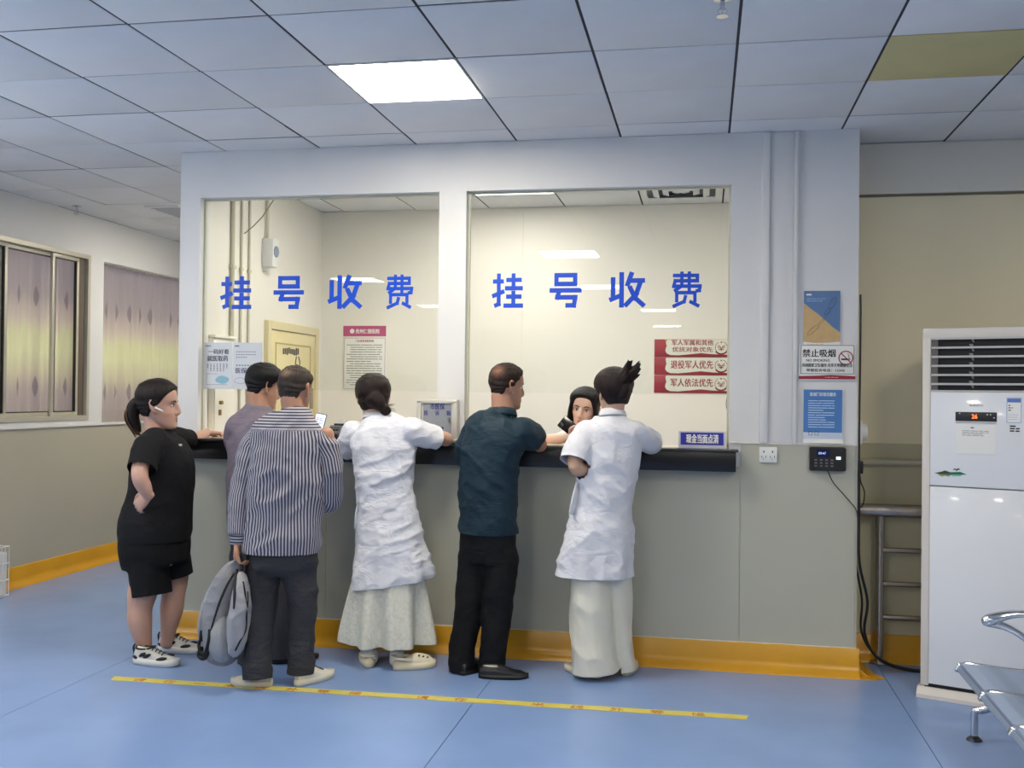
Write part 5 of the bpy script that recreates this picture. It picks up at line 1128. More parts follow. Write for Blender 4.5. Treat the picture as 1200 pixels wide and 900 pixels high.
# ---------- 2. man in the grey tee, bending over the counter
def man_grey():
    Y = -.34; og = (-2.5, -.36, 0); t = thing('person', 'man in mauve grey tee bending over counter, half hidden by the striped shirt', 'person', og)
    sk = skin('tan', (176, 132, 108)); rt = (.90, -.43, 0); fw = Vector((.43, .90, 0))
    hc = W(309, 454, Y + .04); Mx = frame((.66, .70, -.26)); hs = 1.02
    spine = [(303, 665, .13, .11), (301, 625, .15, .12), (299, 585, .145, .115), (300, 545, .155, .115), (301, 510, .165, .11), (302, 492, .13, .085, Y), (304, 484, .07, .06)]
    arms = [dict(p=limb(W(279, 498, -.36), W(276, 520, -.26), W(282, 534, -.16), W(292, 526, -.08), W(304, 517, .03)), r=[.050, .046, .040, .036, .027], hand=dict(d=(.5, .85, -.05), n=(.1, .1, -1), side=-1, curl=.5)),
            dict(p=limb(W(328, 502, -.34), W(342, 530, -.24), W(350, 540, -.14), W(358, 525, -.10), W(364, 512, -.07)), r=[.050, .046, .040, .034, .026], hand=dict(d=(.35, .2, .75), n=(-.75, -.3, .5), side=1, curl=.6))]
    legs = [dict(p=limb(W(288, 640, -.38), W(290, 700, -.42), W(292, 735, -.46), W(294, 768, -.48)), r=[.085, .065, .055, .042]), dict(p=limb(W(318, 640, -.34), W(322, 700, -.38), W(324, 735, -.42), W(325, 766, -.44)), r=[.085, .065, .055, .042])]
    o, Mw = core_body(t, og, sk, spine, Y, rt, (hc, Mx, hs, 1.05), legs, arms, (W(303, 488, Y), .062))
    face_parts(t, og, Mw, Mx, hs)
    tee = cloth('mauve_grey_jersey', (122, 112, 122), .8, .25, 10)
    garment('tee_shirt', t, og, tee, Y, rt, [(302, 625, .180, .140), (301, 605, .180, .140), (299, 570, .178, .135), (299, 535, .180, .132), (301, 506, .184, .122), (302, 489, .150, .098), (303, 480, .088, .075), (304, 475, .074, .066)],
            [(limb(W(281, 500, -.36), W(277, 516, -.29), W(280, 528, -.21)), [.074, .070, .066]), (limb(W(324, 502, -.34), W(337, 524, -.27), W(345, 536, -.20)), [.074, .072, .068])], disp=folds(.011, (6, 6, 8), 4, 1.0))
    tr = cloth('charcoal_trouser', (62, 62, 68), .8, .2, 10)
    garment('trousers', t, og, tr, Y, rt, [(303, 612, .160, .128), (303, 640, .168, .132), (303, 662, .155, .12)], [(limb(W(289, 650, -.38), W(290, 700, -.42), W(293, 740, -.46), W(295, 776, -.48)), [.092, .082, .076, .074]), (limb(W(318, 650, -.34), W(323, 700, -.38), W(326, 740, -.42), W(327, 772, -.44)), [.092, .082, .078, .076])], disp=folds(.009, (8, 8, 5), 5))
    hm = hair_mat('hair_black_short', (9, 8, 9), (22, 19, 19))
    add_hair(t, og, hc, Mx, hs, hm, lambda x, y, z: np.minimum(MAL(z) - y, z + .072), lambda x, y, z: .010 + .012 * np.clip((z + .02) / .08, 0, 1))
    for hp, d in ((Fl(282, 781), (.55, .8)), (Fl(318, 778), (.75, .65))): shoe(t, og, hp, d, 'leather', .27, .046)
    # telephone in his right hand
    p = thing('mobile_phone', 'white screened phone held up beside the striped shirt\'s collar', 'phone', W(373, 499, -.10)); p.rotation_euler = (R(-12), R(9), R(-14)); boxo('case', M('phone_grey', (126, 126, 132), .3), -.038, .038, .0, .009, -.075, .075, p, bev=.004)
    sc_ = boxo('screen', M('phone_screen_lit', (216, 222, 236), .2, emis=(220, 228, 246), estr=.9), -.034, .034, -.0012, .0, -.069, .069, p)
    dashes('screen_print', M('screen_blue_print', (96, 120, 190), .4), sc_, -.026, .026, .010, .050, 4, -.0013, h=.35, seed=8, chunk=(.02, .05))
    return t

def stripe_mat(name, c1, c2, period):
    m = bpy.data.materials.new(name); m.use_nodes = True; nt = m.node_tree; b = nt.nodes['Principled BSDF']; L = nt.links.new; N = nt.nodes.new
    at = N('ShaderNodeAttribute'); at.attribute_name = 'stripe'; dv = N('ShaderNodeMath'); dv.operation = 'DIVIDE'; dv.inputs[1].default_value = period; L(at.outputs['Fac'], dv.inputs[0])
    fr = N('ShaderNodeMath'); fr.operation = 'FRACT'; L(dv.outputs[0], fr.inputs[0]); r = N('ShaderNodeValToRGB'); L(fr.outputs[0], r.inputs[0]); e = r.color_ramp; e.elements[0].position = 0; e.elements[0].color = lin(c1); e.elements[1].position = .50; e.elements[1].color = lin(c2)
    for p, c in ((.42, c1), (.92, c2), (1.0, c1)): q = e.elements.new(p); q.color = lin(c)
    L(r.outputs[0], b.inputs['Base Color']); b.inputs['Roughness'].default_value = .75; b.inputs['Specular IOR Level'].default_value = .3
    n = N('ShaderNodeTexNoise'); n.inputs['Scale'].default_value = 22; tc = N('ShaderNodeTexCoord'); L(tc.outputs['Object'], n.inputs['Vector']); bp = N('ShaderNodeBump'); bp.inputs['Strength'].default_value = .3; bp.inputs['Distance'].default_value = .005; L(n.outputs[0], bp.inputs['Height']); L(bp.outputs[0], b.inputs['Normal'])
    return m
# ---------- 3. man in the striped shirt with the backpack
def man_striped():
    Y = -.83; og = (-2.12, -.85, 0); t = thing('person', 'man in navy and white striped shirt holding a grey backpack, seen from behind', 'person', og)
    sk = skin('tan', (176, 132, 108)); rt = (.985, .17, 0); fw = (-.17, .985, 0)
    hc = W(346, 457, Y + .03); Mx = frame((.20, .95, -.16)); hs = 1.03
    spine = [(331, 655, .14, .105), (332, 620, .155, .11), (335, 585, .150, .11), (338, 550, .155, .11), (341, 518, .170, .105), (343, 500, .15, .08), (345, 490, .08, .06)]
    aL = limb(W(301, 508, -.83), W(290, 548, -.86), W(283, 578, -.88), W(280, 608, -.90), W(279, 636, -.92)); aR = limb(W(382, 508, -.82), W(387, 550, -.80), W(386, 582, -.76), W(382, 592, -.68), W(374, 590, -.58))
    arms = [dict(p=aL, r=[.052, .047, .042, .038, .028], hand=dict(d=(.02, -.12, -1), n=(.95, .1, .05), side=-1, curl=.80, L=.18)), dict(p=aR, r=[.052, .047, .042, .037, .027], hand=dict(d=(-.6, .8, .05), n=(.0, .1, -1), side=1, curl=.6))]
    legs = [dict(p=limb(W(312, 655, -.83), W(306, 715, -.86), W(303, 750, -.90), W(302, 790, -.92)), r=[.082, .062, .054, .040]), dict(p=limb(W(350, 655, -.80), W(353, 715, -.80), W(353, 750, -.80), W(352, 786, -.80)), r=[.082, .062, .054, .040])]
    o, Mw = core_body(t, og, sk, spine, Y, rt, (hc, Mx, hs, 1.0), legs, arms, (W(345, 494, Y), .058)); face_parts(t, og, Mw, Mx, hs)
    sm = stripe_mat('navy_white_stripe', (172, 169, 176), (58, 60, 78), .0150)
    crx, cfw = np.array(rt[:2]), np.array(fw[:2])
    def arc(px_, Yc):
        c = np.array(W(px_, 560, Yc))[:2]
        return lambda co: np.arctan2((co[:, :2] - c) @ crx, -((co[:, :2] - c) @ cfw) + .05) * .185
    body_rings = [(329, 646, .192, .148), (330, 630, .198, .150), (333, 600, .200, .142), (336, 565, .200, .136), (339, 535, .202, .128), (341, 512, .196, .115), (343, 499, .165, .092), (345, 487, .088, .070), (345, 483, .074, .062)]
    hem = lambda co: co
    def sh_disp(co, no):
        v = folds(.016, (5, 5, 8), 6, .6)(co, no) + folds(.007, (11, 11, 17), 8, .9, 0)(co, no); return v
    # yoke: stripes run across above the seam line
    zy = W(343, 508, Y).z
    garment('shirt', t, og, sm, Y, rt, body_rings, disp=sh_disp, attrs={'stripe': lambda co: np.where(co[:, 2] > zy + .02, co[:, 2] * 1.0, arc(336, Y)(co))}, voxel=.0075, smooth=3)
    def sleeve(pts, rad, refx, lab):
        pts = [Vector(p) for p in pts]; ax = (pts[-1] - pts[0]).normalized(); r1 = ax.orthogonal().normalized() if abs(ax.z) < .5 else (Vector((1, 0, 0)) - ax * ax.x).normalized(); r2 = ax.cross(r1); A0, r1n, r2n, axn = np.array(pts[0]), np.array(r1), np.array(r2), np.array(ax)
        P_ = np.array([np.array(p) for p in pts])
        def at(co):
            d = np.linalg.norm(co[:, None, :] - P_[None], axis=2); k = d.argmin(1); c = P_[k]; tt = ((co - A0) @ axn); cc = np.stack([np.interp(tt, (P_ - A0) @ axn, P_[:, q]) for q in range(3)], -1) if np.all(np.diff((P_ - A0) @ axn) > 0) else c
            return np.arctan2((co - cc) @ r1n, (co - cc) @ r2n) * .07
        bm = bmesh.new(); tube(bm, pts, rad, seg=20, n=6, cap=False); o_ = meshify(bm, 'sleeve', sm, sh, og, .0075, 3, folds(.011, (8, 8, 12), 9), {'stripe': at}); return o_
    sh = [c for c in t.children if c.name.startswith('shirt')][0]
    sleeve([W(308, 509, -.83), W(297, 526, -.84), W(290, 550, -.86), W(283, 580, -.88), W(280, 608, -.90), W(279, 626, -.915)], [.058, .070, .064, .058, .052, .046], None, '')
    sleeve([W(373, 509, -.82), W(383, 527, -.81), W(387, 552, -.80), W(387, 580, -.77), W(383, 590, -.68), W(377, 590, -.60)], [.058, .068, .062, .058, .052, .045], None, '')
    cz = W(279, 633, -.92); bm = bmesh.new(); tube(bm, [W(279.3, 625, -.913), W(279, 638, -.92)], [(.043, .034), (.041, .033)], seg=20, n=2, cap=False); cf = meshify(bm, 'cuff', sm, sh, og, None, 0, None, {'stripe': lambda co: co[:, 2] * 1.0})
    bm = bmesh.new()
    cl = collar(sh, og, sm, W(345.5, 486, Y + .005), rt, (0, .98, -.15), .062, .060, .034); me = cl.data; at = me.attributes.new('stripe', 'FLOAT', 'POINT'); co = np.empty(len(me.vertices) * 3); me.vertices.foreach_get('co', co); at.data.foreach_set('value', co.reshape(-1, 3)[:, 2].astype(np.float32))
    tr = cloth('dark_grey_denim', (60, 60, 64), .85, .3, 14, crease=.45, cscale=8)
    garment('trousers', t, og, tr, Y, rt, [(329, 628, .165, .125), (330, 645, .178, .130), (331, 662, .175, .128), (331, 672, .12, .10)],
            [(limb(W(311, 655, -.83), W(306, 690, -.85), W(304, 725, -.88), W(302, 760, -.91), W(302, 795, -.93)), [(.100, .105), (.084, .095), (.076, .085), (.066, .075), (.066, .078)]),
             (limb(W(349, 655, -.81), W(353, 690, -.80), W(354, 725, -.80), W(353, 760, -.80), W(353, 788, -.80)), [(.094, .105), (.080, .092), (.068, .080), (.061, .072), (.062, .074)])], disp=lambda co, no: folds(.012, (7, 7, 9), 11, .5)(co, no) + folds(.008, (9, 9, 26), 12, .15, 0, low=lambda c: np.clip((.35 - c[:, 2]) / .25, 0, 1))(co, no))
    bm = bmesh.new(); pk = W(361, 663, Y); 
    hm = hair_mat('hair_cropped_grey', (34, 29, 27), (72, 62, 56), scalp=(172, 142, 118), rough=.6)
    add_hair(t, og, hc, Mx, hs, hm, lambda x, y, z: np.minimum(MAL(z) - y - .004, z + .082), .005, thin=lambda x, y, z: -.12 + .62 * np.exp(-((x / .032) ** 2 + ((z - .070) / .024) ** 2)) + .55 * np.exp(-((z + .062) / .018) ** 2))
    for hp, d in ((Fl(309, 803), (-.40, .22)), (Fl(347, 801), (.15, .9))):
        pass
    shoe(t, og, Fl(318, 805) + Vector((-.0, .015, 0)), (-.93, -.12), 'sneaker', .215, .047); shoe(t, og, Fl(346, 805), (.42, .9), 'sneaker', .26, .047)
    return t

def backpack():
    top = W(279, 657, -.93); t = thing('backpack', 'grey school backpack with black zips hanging from the striped man\'s hand', 'backpack', top)
    m = cloth('backpack_grey', (142, 142, 146), .8, .35, 18, .10); md = cloth('backpack_light_panel', (158, 158, 162), .8, .3, 18, .08); mk = M('webbing_black', (18, 18, 20), .7); og = tuple(top)
    q = lambda x, y, dy=0: W(x, y, -.95 + dy)
    # the bag hangs by its loop, back panel and straps to the left, pockets to the right
    from mathutils.bvhtree import BVHTree
    bm = bmesh.new(); tube(bm, [q(279, 660), q(273, 668), q(268, 685), q(263, 705), q(260, 730), q(259, 752), q(261, 768)], [(.012, .04), (.028, .065), (.048, .085), (.063, .095), (.072, .10), (.072, .095), (.062, .075)], ref=(.93, -.33, .2), seg=26, n=5, sup=.72)
    body = meshify(bm, 'main_compartment', m, t, og, .006, 3, folds(.012, (8, 8, 8), 14, .5))
    bm = bmesh.new(); tube(bm, [q(283, 674, -.02), q(284, 690, -.045), q(282, 712, -.06), q(279, 738, -.065), q(276, 757, -.05)], [(.014, .05), (.032, .085), (.044, .10), (.046, .10), (.036, .08)], ref=(.93, .25, .2), seg=22, n=5, sup=.75)
    fp = meshify(bm, 'front_pocket', md, t, og, .006, 3, folds(.012, (9, 9, 9), 15, .8))
    bm = bmesh.new(); tube(bm, [q(262, 730, -.06), q(260, 742, -.075), q(259, 757, -.075), q(261, 767, -.055)], [(.046, .045), (.058, .055), (.058, .055), (.050, .045)], ref=(.93, -.3, .1), seg=18, n=4, sup=.7); meshify(bm, 'side_pocket', M('mesh_pocket', (150, 152, 154), .8, bump=.5, bscale=150), t, og, .006, 2)
    trees = [BVHTree.FromPolygons([tuple(v.co + Vector(og)) for v in o_.data.vertices], [tuple(p.vertices) for p in o_.data.polygons]) for o_ in (body, fp)]
    def snap(x, y):
        p = q(x, y); d = (p - CAM).normalized(); best = None
        for tr_ in trees:
            h = tr_.ray_cast(CAM, d)
            if h[0] is not None and (best is None or h[3] < best[1]): best = (h[0], h[3])
        return (best[0] - d * .002) if best else p
    def strap(name, pts, r, mt=mk, par=t):
        bm = bmesh.new(); tube(bm, pts, r, seg=8, n=5, ref=(.7, -.7, 0)); return meshify(bm, name, mt, par, og)
    strap('zip', [snap(*p) for p in ((274, 672), (266, 686), (258, 704), (252, 722), (247, 740), (245, 754))], [.005, .006, .006, .005, .005, .004], mk, body)
    strap('zip', [snap(*p) for p in ((278, 668), (276, 682), (275, 697), (274, 713))], [.006, .008, .008, .004], mk, body)
    strap('zip', [snap(*p) for p in ((285, 682), (288, 700), (289, 718), (288, 738), (281, 752), (276, 762))], [.0045] * 6, mk, fp); strap('zip', [snap(*p) for p in ((290, 694), (290.5, 702), (290, 711))], [.005] * 3, mk, fp)
    strap('shoulder_strap', [q(274, 664, .0), q(262, 676, -.03), q(251, 694, -.04), q(243, 714, -.045), q(238, 736, -.05), q(236, 748, -.05)], [(.008, .02), (.013, .034), (.014, .036), (.014, .036), (.012, .030), (.006, .014)], md)
    strap('shoulder_strap', [q(237, 744, -.06), q(233, 756, -.06), q(236, 765, -.07), q(243, 765, -.08), q(246, 756, -.09)], [(.004, .008)] * 5)
    strap('webbing_strap', [snap(247, 738), q(246, 750, -.12), q(243, 762, -.11), q(240, 771, -.09), q(234, 768, -.07), q(236, 758, -.06)], [(.004, .014)] * 6); strap('buckle', [q(237, 740, -.07), q(236, 750, -.07)], [(.009, .013)] * 2)
    strap('carry_loop', [q(283, 668, -.02), q(283, 656, .0), q(279, 649, .02), q(275, 656, .02), q(276, 668, .0)], [(.006, .010)] * 5)
    return t

# ---------- 4. woman in a white coat with a low bun, elbow on the counter
white = cloth('white_coat_cotton', (218, 219, 226), .7, .45, 16, .04)
def coat_bun():
    Y = -.33; og = (-1.72, -.36, 0); t = thing('person', 'woman in white coat with a low bun, elbow on counter, pale lace skirt below', 'person', og)
    sk = skin('fair', (206, 166, 142)); rt = (.97, .24, 0); fw = (-.24, .97, 0)
    hc = W(437, 467, Y + .03); Mx = frame((-.42, .88, -.20)); hs = 1.02
    spine = [(456, 660, .15, .11), (454, 625, .15, .115), (452, 585, .125, .10), (451, 550, .14, .10), (449, 520, .155, .10), (446, 502, .14, .08), (441, 494, .07, .055)]
    aR = limb(W(488, 507, -.33), W(506, 510, -.25), W(523, 515, -.17), W(508, 513, -.13), W(490, 511, -.09)); aL = limb(W(411, 508, -.30), W(404, 524, -.24), W(405, 530, -.17), W(412, 522, -.08), W(422, 514, .02))
    arms = [dict(p=aR, r=[.046, .044, .040, .034, .024], hand=dict(d=(-.5, .86, 0), n=(.1, 0, -1), side=1, curl=.4, L=.165)), dict(p=aL, r=[.046, .042, .038, .033, .024], hand=dict(d=(.5, .8, .1), n=(0, 0, -1), side=-1, curl=.5, L=.165))]
    legs = [dict(p=limb(W(440, 650, -.34), W(436, 705, -.34), W(434, 735, -.36), W(434, 757, -.37), W(434, 768, -.38)), r=[.075, .055, .048, .036, .034]), dict(p=limb(W(468, 650, -.32), W(466, 705, -.33), W(465, 735, -.34), W(465, 757, -.36), W(465, 770, -.37)), r=[.075, .055, .048, .036, .034])]
    o, Mw = core_body(t, og, sk, spine, Y, rt, (hc, Mx, hs, .96), legs, arms, (W(441, 497, Y), .050)); face_parts(t, og, Mw, Mx, hs, lip=(180, 90, 90))
    sw = skirt_wave((W(460, 650, Y).x, Y), 7, .016, W(455, 600, Y).z, W(455, 690, Y).z)
    xl = W(409, 688, Y).x
    def cd(co, no):
        v = folds(.014, (5, 5, 9), 21, .5)(co, no) + folds(.008, (10, 10, 18), 23, .3, 0)(co, no) + sw(co); c2 = co + no * v[:, None]; k = np.clip((W(455, 620, Y).z - co[:, 2]) / .25, 0, 1); c2[:, 2] += k * (co[:, 0] - xl) * .16 - k * .035; return c2
    garment('white_coat', t, og, white, Y, rt, [(460, 684, .224, .165), (459, 668, .215, .158), (457, 640, .192, .145), (454, 610, .170, .130), (452, 580, .156, .120), (451, 550, .164, .118), (450, 525, .176, .118), (446, 506, .168, .108), (442, 494, .105, .078), (440, 488, .064, .058)],
            [(limb(W(482, 506, -.33), W(498, 509, -.27), W(513, 512, -.215)), [.070, .066, .062]), (limb(W(415, 508, -.31), W(407, 520, -.26), W(407, 528, -.19)), [.068, .066, .060])], disp=cd, voxel=.008)
    cof = [c for c in t.children if c.name.startswith('white_coat')][0]
    collar(cof, og, white, W(440, 490, Y + .01), rt, (-.1, .97, -.2), .055, .055, .030); bm = bmesh.new(); tube(bm, [W(424, 584, -.36), W(421, 600, -.36), W(419, 618, -.36)], [(.006, .05), (.010, .06), (.008, .055)], ref=(1, 0, 0), seg=12, n=3, sup=.7); meshify(bm, 'hip_pocket', white, cof, og, .006, 2)
    lace = M('skirt_lace_cream', (222, 221, 208), .85, bump=1, bscale=48, var=.18, vscale=50, bdist=.006)
    garment('skirt', t, og, lace, Y, rt, [(454, 752, .232, .170), (454, 742, .232, .170), (455, 710, .215, .160), (457, 670, .190, .145), (457, 640, .16, .12)], disp=lambda co, no: skirt_wave((W(455, 700, Y).x, Y), 6, .050, W(455, 650, Y).z, W(455, 750, Y).z, .9)(co) + folds(.006, (9, 9, 2), 22)(co, no), voxel=.009)
    hm = hair_mat('hair_dark_brown', (16, 10, 9), (44, 29, 24))
    def ex(bm, w):
        ball(bm, w((.052, -.094, -.078)), .030, .028, .025); tube(bm, [w((.0, -.080, -.020)), w((.02, -.092, -.045)), w((.042, -.095, -.068))], [.055, .042, .026], seg=14, n=4)
        tube(bm, [w((.034, -.106, -.064)), w((.064, -.112, -.072)), w((.076, -.098, -.088)), w((.056, -.092, -.102)), w((.036, -.098, -.092))], [.012] * 5, seg=8, n=4)
    add_hair(t, og, hc, Mx, hs, hm, lambda x, y, z: np.minimum(FEM(z) + .018 * (z < .04) - y, z + .078), lambda x, y, z: .016 + .008 * np.clip((z + .01) / .05, 0, 1), ex, .005)
    bm = bmesh.new(); rr = random.Random(6)
    for i in range(10): a = rr.uniform(-.02, .02); b = rr.uniform(-.03, .02); tube(bm, [Mw((.05, -.096, -.07 + b)), Mw((.078 + a, -.108, -.065 + b)), Mw((.100 + a, -.106 + a, -.065 + b * 1.6))], [.002, .0013, .0006], seg=5, n=3)
    meshify(bm, 'loose_strands', hm, t, og)
    for lg in legs:
        bm = bmesh.new(); tube(bm, [lg['p'][-1] + Vector((0, 0, .022)), lg['p'][-1] + Vector((0, 0, -.02))], [.039, .041], seg=16, n=2); meshify(bm, 'sock', M('sock_white', (228, 226, 224), .8), t, og)
    shoe(t, og, Fl(433, 783), (-.40, .9), 'clog', .24, .047); shoe(t, og, Fl(460, 785), (.82, .45), 'clog', .24, .047)
    return t

# ---------- 5. man in the dark teal polo shirt
def man_teal():
    Y = -.38; og = (-1.14, -.40, 0); t = thing('person', 'balding man in dark teal polo shirt and black trousers, forearm on counter', 'person', og)
    sk = skin('tan', (176, 132, 108)); rt = (.94, -.34, 0); fw = (.34, .94, 0)
    hc = W(594, 453, Y + .03); Mx = frame((.80, .58, -.12)); hs = 1.0
    spine = [(572, 650, .13, .105), (572, 615, .14, .11), (573, 575, .135, .11), (575, 540, .14, .11), (580, 512, .165, .105), (584, 497, .14, .08), (589, 489, .07, .06)]
    aR = limb(W(614, 503, -.40), W(625, 514, -.27), W(632, 521, -.13), W(622, 516, .0), W(610, 513, .12)); aL = limb(W(552, 506, -.34), W(549, 535, -.28), W(553, 545, -.20), W(566, 530, -.08), W(580, 517, .05))
    arms = [dict(p=aR, r=[.052, .048, .044, .037, .027], hand=dict(d=(-.5, .86, 0), n=(.1, 0, -1), side=1, curl=.5)), dict(p=aL, r=[.052, .047, .042, .036, .027], hand=dict(d=(.3, .9, 0), n=(0, 0, -1), side=-1, curl=.4))]
    legs = [dict(p=limb(W(558, 640, -.37), W(550, 700, -.38), W(545, 735, -.40), W(542, 776, -.41)), r=[.082, .060, .052, .040]), dict(p=limb(W(588, 640, -.40), W(584, 700, -.41), W(580, 735, -.42), W(577, 780, -.42)), r=[.082, .060, .052, .040])]
    o, Mw = core_body(t, og, sk, spine, Y, rt, (hc, Mx, hs, 1.0), legs, arms, (W(589, 492, Y), .060)); face_parts(t, og, Mw, Mx, hs)
    tm = cloth('dark_teal_knit', (24, 47, 60), .6, .3, 12, .08)
    garment('polo_shirt', t, og, tm, Y, rt, [(572, 624, .160, .135), (572, 612, .161, .136), (572, 580, .160, .134), (573, 550, .162, .132), (576, 528, .170, .130), (581, 507, .180, .122), (585, 494, .142, .098), (588, 485, .078, .070), (589, 481, .074, .070)],
            [(limb(W(610, 505, -.40), W(619, 510, -.34), W(624.5, 514, -.29)), [.078, .076, .070]), (limb(W(557, 506, -.35), W(550, 524, -.32), W(549, 540, -.27)), [.074, .070, .066])], disp=lambda co, no: folds(.014, (5, 5, 9), 31, -.75)(co, no) + folds(.006, (10, 10, 20), 32, -.6, 0)(co, no))
    sh = [c for c in t.children if c.name.startswith('polo_shirt')][0]; collar(sh, og, tm, W(589, 486, Y + .005), rt, (.5, .8, -.15), .064, .060, .034)
    tr = cloth('black_trouser_cloth', (15, 15, 18), .75, .2, 10)
    garment('trousers', t, og, tr, Y, rt, [(572, 612, .150, .120), (572, 640, .158, .125), (572, 658, .15, .12)], [(limb(W(558, 650, -.37), W(552, 690, -.38), W(548, 725, -.39), W(542, 755, -.40), W(540, 787, -.41)), [.094, .082, .074, .068, .066]), (limb(W(587, 650, -.40), W(584, 690, -.41), W(582, 725, -.41), W(578, 755, -.42), W(576, 789, -.42)), [.096, .086, .077, .071, .068])], disp=folds(.010, (8, 8, 8), 33, .4))
    hm = hair_mat('hair_thinning_dark', (10, 9, 9), (28, 22, 19), scalp=(158, 112, 90), rough=.5)
    add_hair(t, og, hc, Mx, hs, hm, lambda x, y, z: np.minimum(MAL(z) - y - .010 * (z > .05), z + .062), lambda x, y, z: .008 + .003 * np.clip(z / .1, 0, 1), thin=lambda x, y, z: .02 + .85 * np.exp(-(((x - .030) / .036) ** 2 + ((y + .072) / .030) ** 2 + ((z - .066) / .030) ** 2)) + .25 * np.exp(-((z + .058) / .012) ** 2))
    shoe(t, og, Fl(540, 792), (.35, .93), 'leather', .27, .048); shoe(t, og, Fl(560, 794), (.97, .18), 'leather', .27, .048)
    return t

# ---------- 6. woman in a white coat with the spiky clipped-up hair
def coat_spiky():
    Y = -.33; og = (-.50, -.34, 0); t = thing('person', 'woman in white coat and cream satin trousers, hair clipped up in spikes', 'person', og)
    sk = skin('fair', (206, 166, 142)); rt = (.95, .31, 0); fw = (-.31, .95, 0)
    hc = W(719, 461, Y + .02); Mx = frame((-.55, .82, -.10)); hs = 1.02
    spine = [(703, 660, .14, .11), (704, 620, .145, .115), (708, 580, .125, .105), (711, 545, .135, .10), (715, 517, .155, .10), (717, 500, .13, .075), (718, 490, .065, .055)]
    aL = limb(W(683, 510, -.38), W(675, 532, -.44), W(676, 549, -.46), W(690, 546, -.36), W(706, 527, -.10)); aR = limb(W(750, 508, -.28), W(760, 516, -.18), W(763, 518, -.08), W(752, 514, .02), W(738, 512, .12))
    arms = [dict(p=aL, r=[.046, .043, .040, .034, .024], hand=dict(d=(.3, .9, .1), n=(0, 0, -1), side=-1, curl=.4, L=.165)), dict(p=aR, r=[.046, .044, .038, .034, .024], hand=dict(d=(-.5, .85, 0), n=(0, 0, -1), side=1, curl=.4, L=.165))]
    legs = [dict(p=limb(W(692, 650, -.36), W(693, 705, -.36), W(697, 740, -.35), W(701, 778, -.34)), r=[.075, .055, .048, .035]), dict(p=limb(W(722, 650, -.30), W(723, 705, -.28), W(726, 740, -.26), W(729, 778, -.25)), r=[.075, .055, .048, .035])]
    o, Mw = core_body(t, og, sk, spine, Y, rt, (hc, Mx, hs, .95), legs, arms, (W(718, 494, Y), .050)); face_parts(t, og, Mw, Mx, hs, lip=(184, 92, 92))
    xl = W(653, 670, Y).x
    def cd(co, no): return folds(.015, (5, 5, 9), 41, -.7)(co, no) + folds(.007, (10, 10, 18), 42, -.8, 0)(co, no) + skirt_wave((W(699, 650, Y).x, Y), 6, .012, W(700, 610, Y).z, W(700, 680, Y).z)(co)
    garment('white_coat', t, og, white, Y, rt, [(698, 674, .206, .150), (699, 660, .198, .148), (702, 630, .182, .142), (705, 600, .164, .130), (708, 575, .155, .122), (711, 548, .160, .118), (714, 525, .168, .116), (717, 505, .163, .104), (718, 493, .10, .075), (718, 486, .062, .056)],
            [(limb(W(689, 510, -.37), W(678, 526, -.42), W(673.5, 541, -.455)), [.074, .075, .071]), (limb(W(744, 508, -.30), W(757, 514, -.21), W(763, 518, -.12)), [.070, .066, .060])], disp=cd, voxel=.008)
    cof = [c for c in t.children if c.name.startswith('white_coat')][0]; collar(cof, og, white, W(718, 487, Y + .005), rt, (-.15, .97, -.15), .058, .056, .032)
    bm = bmesh.new(); tube(bm, [W(679, 566, -.40), W(676, 584, -.41), W(672, 602, -.42)], [(.005, .045), (.010, .058), (.008, .055)], ref=(.9, -.3, 0), seg=12, n=3, sup=.7); meshify(bm, 'hip_pocket', white, cof, og, .006, 2)
    satin = M('satin_cream', (224, 221, 206), .36, bump=.3, bscale=7, var=.06, vscale=5, stretch=(1, 1, .4), bdist=.012, spec=.6)
    garment('trousers', t, og, satin, Y, rt, [(703, 630, .150, .125), (704, 650, .160, .130), (705, 668, .15, .12)], [(limb(W(692, 655, -.36), W(692, 690, -.36), W(693, 725, -.36), W(695, 758, -.355), W(697, 786, -.35)), [(.105, .100), (.108, .105), (.112, .108), (.116, .112), (.122, .118)]), (limb(W(722, 655, -.29), W(723, 690, -.27), W(724, 725, -.26), W(728, 758, -.25), (W(730, 783, -.24))), [(.085, .095), (.078, .09), (.072, .085), (.066, .08), (.072, .082)])], disp=folds(.012, (9, 9, 4), 43, .5), voxel=.008)
    hm = hair_mat('hair_espresso', (14, 9, 10), (44, 28, 27))
    def ex(bm, w):
        rr = random.Random(11); base = (.030, -.085, .070)
        for i in range(46):
            a, b, c_ = rr.uniform(-.07, .035), rr.uniform(-.045, .02), rr.uniform(-.025, .045); L_ = rr.uniform(.8, 1.15)
            tip = (base[0] + .055 * L_ + a * .9, base[1] - .02 * L_ + b * .5, base[2] + .055 * L_ + c_)
            p0 = (base[0] - .03 + a * .8, base[1] + .02 + b * .3, base[2] - .05 + c_ * .8); p1 = (base[0] + a * .6, base[1] - .012 + b * .4, base[2] + c_ * .5)
            tube(bm, [w(p0), w(p1), w(((p1[0] + tip[0]) / 2, (p1[1] + tip[1]) / 2 - .004, (p1[2] + tip[2]) / 2)), w(tip)], [.013, .015, .009, .0012], seg=7, n=4)
        tube(bm, [w((.0, -.088, -.02)), w((.012, -.094, .02)), w((.028, -.090, .06))], [.030, .036, .022], seg=12, n=4)
    add_hair(t, og, hc, Mx, hs, hm, lambda x, y, z: np.minimum(FEM(z) + .004 - y, z + .066), lambda x, y, z: .014 + .010 * np.clip((z + .02) / .05, 0, 1), ex, .0045, smooth=1)
    shoe(t, og, Fl(704, 795), (-.75, .45), 'heel', .24, .042); shoe(t, og, Fl(733, 793), (.1, 1), 'heel', .24, .042)
    return t

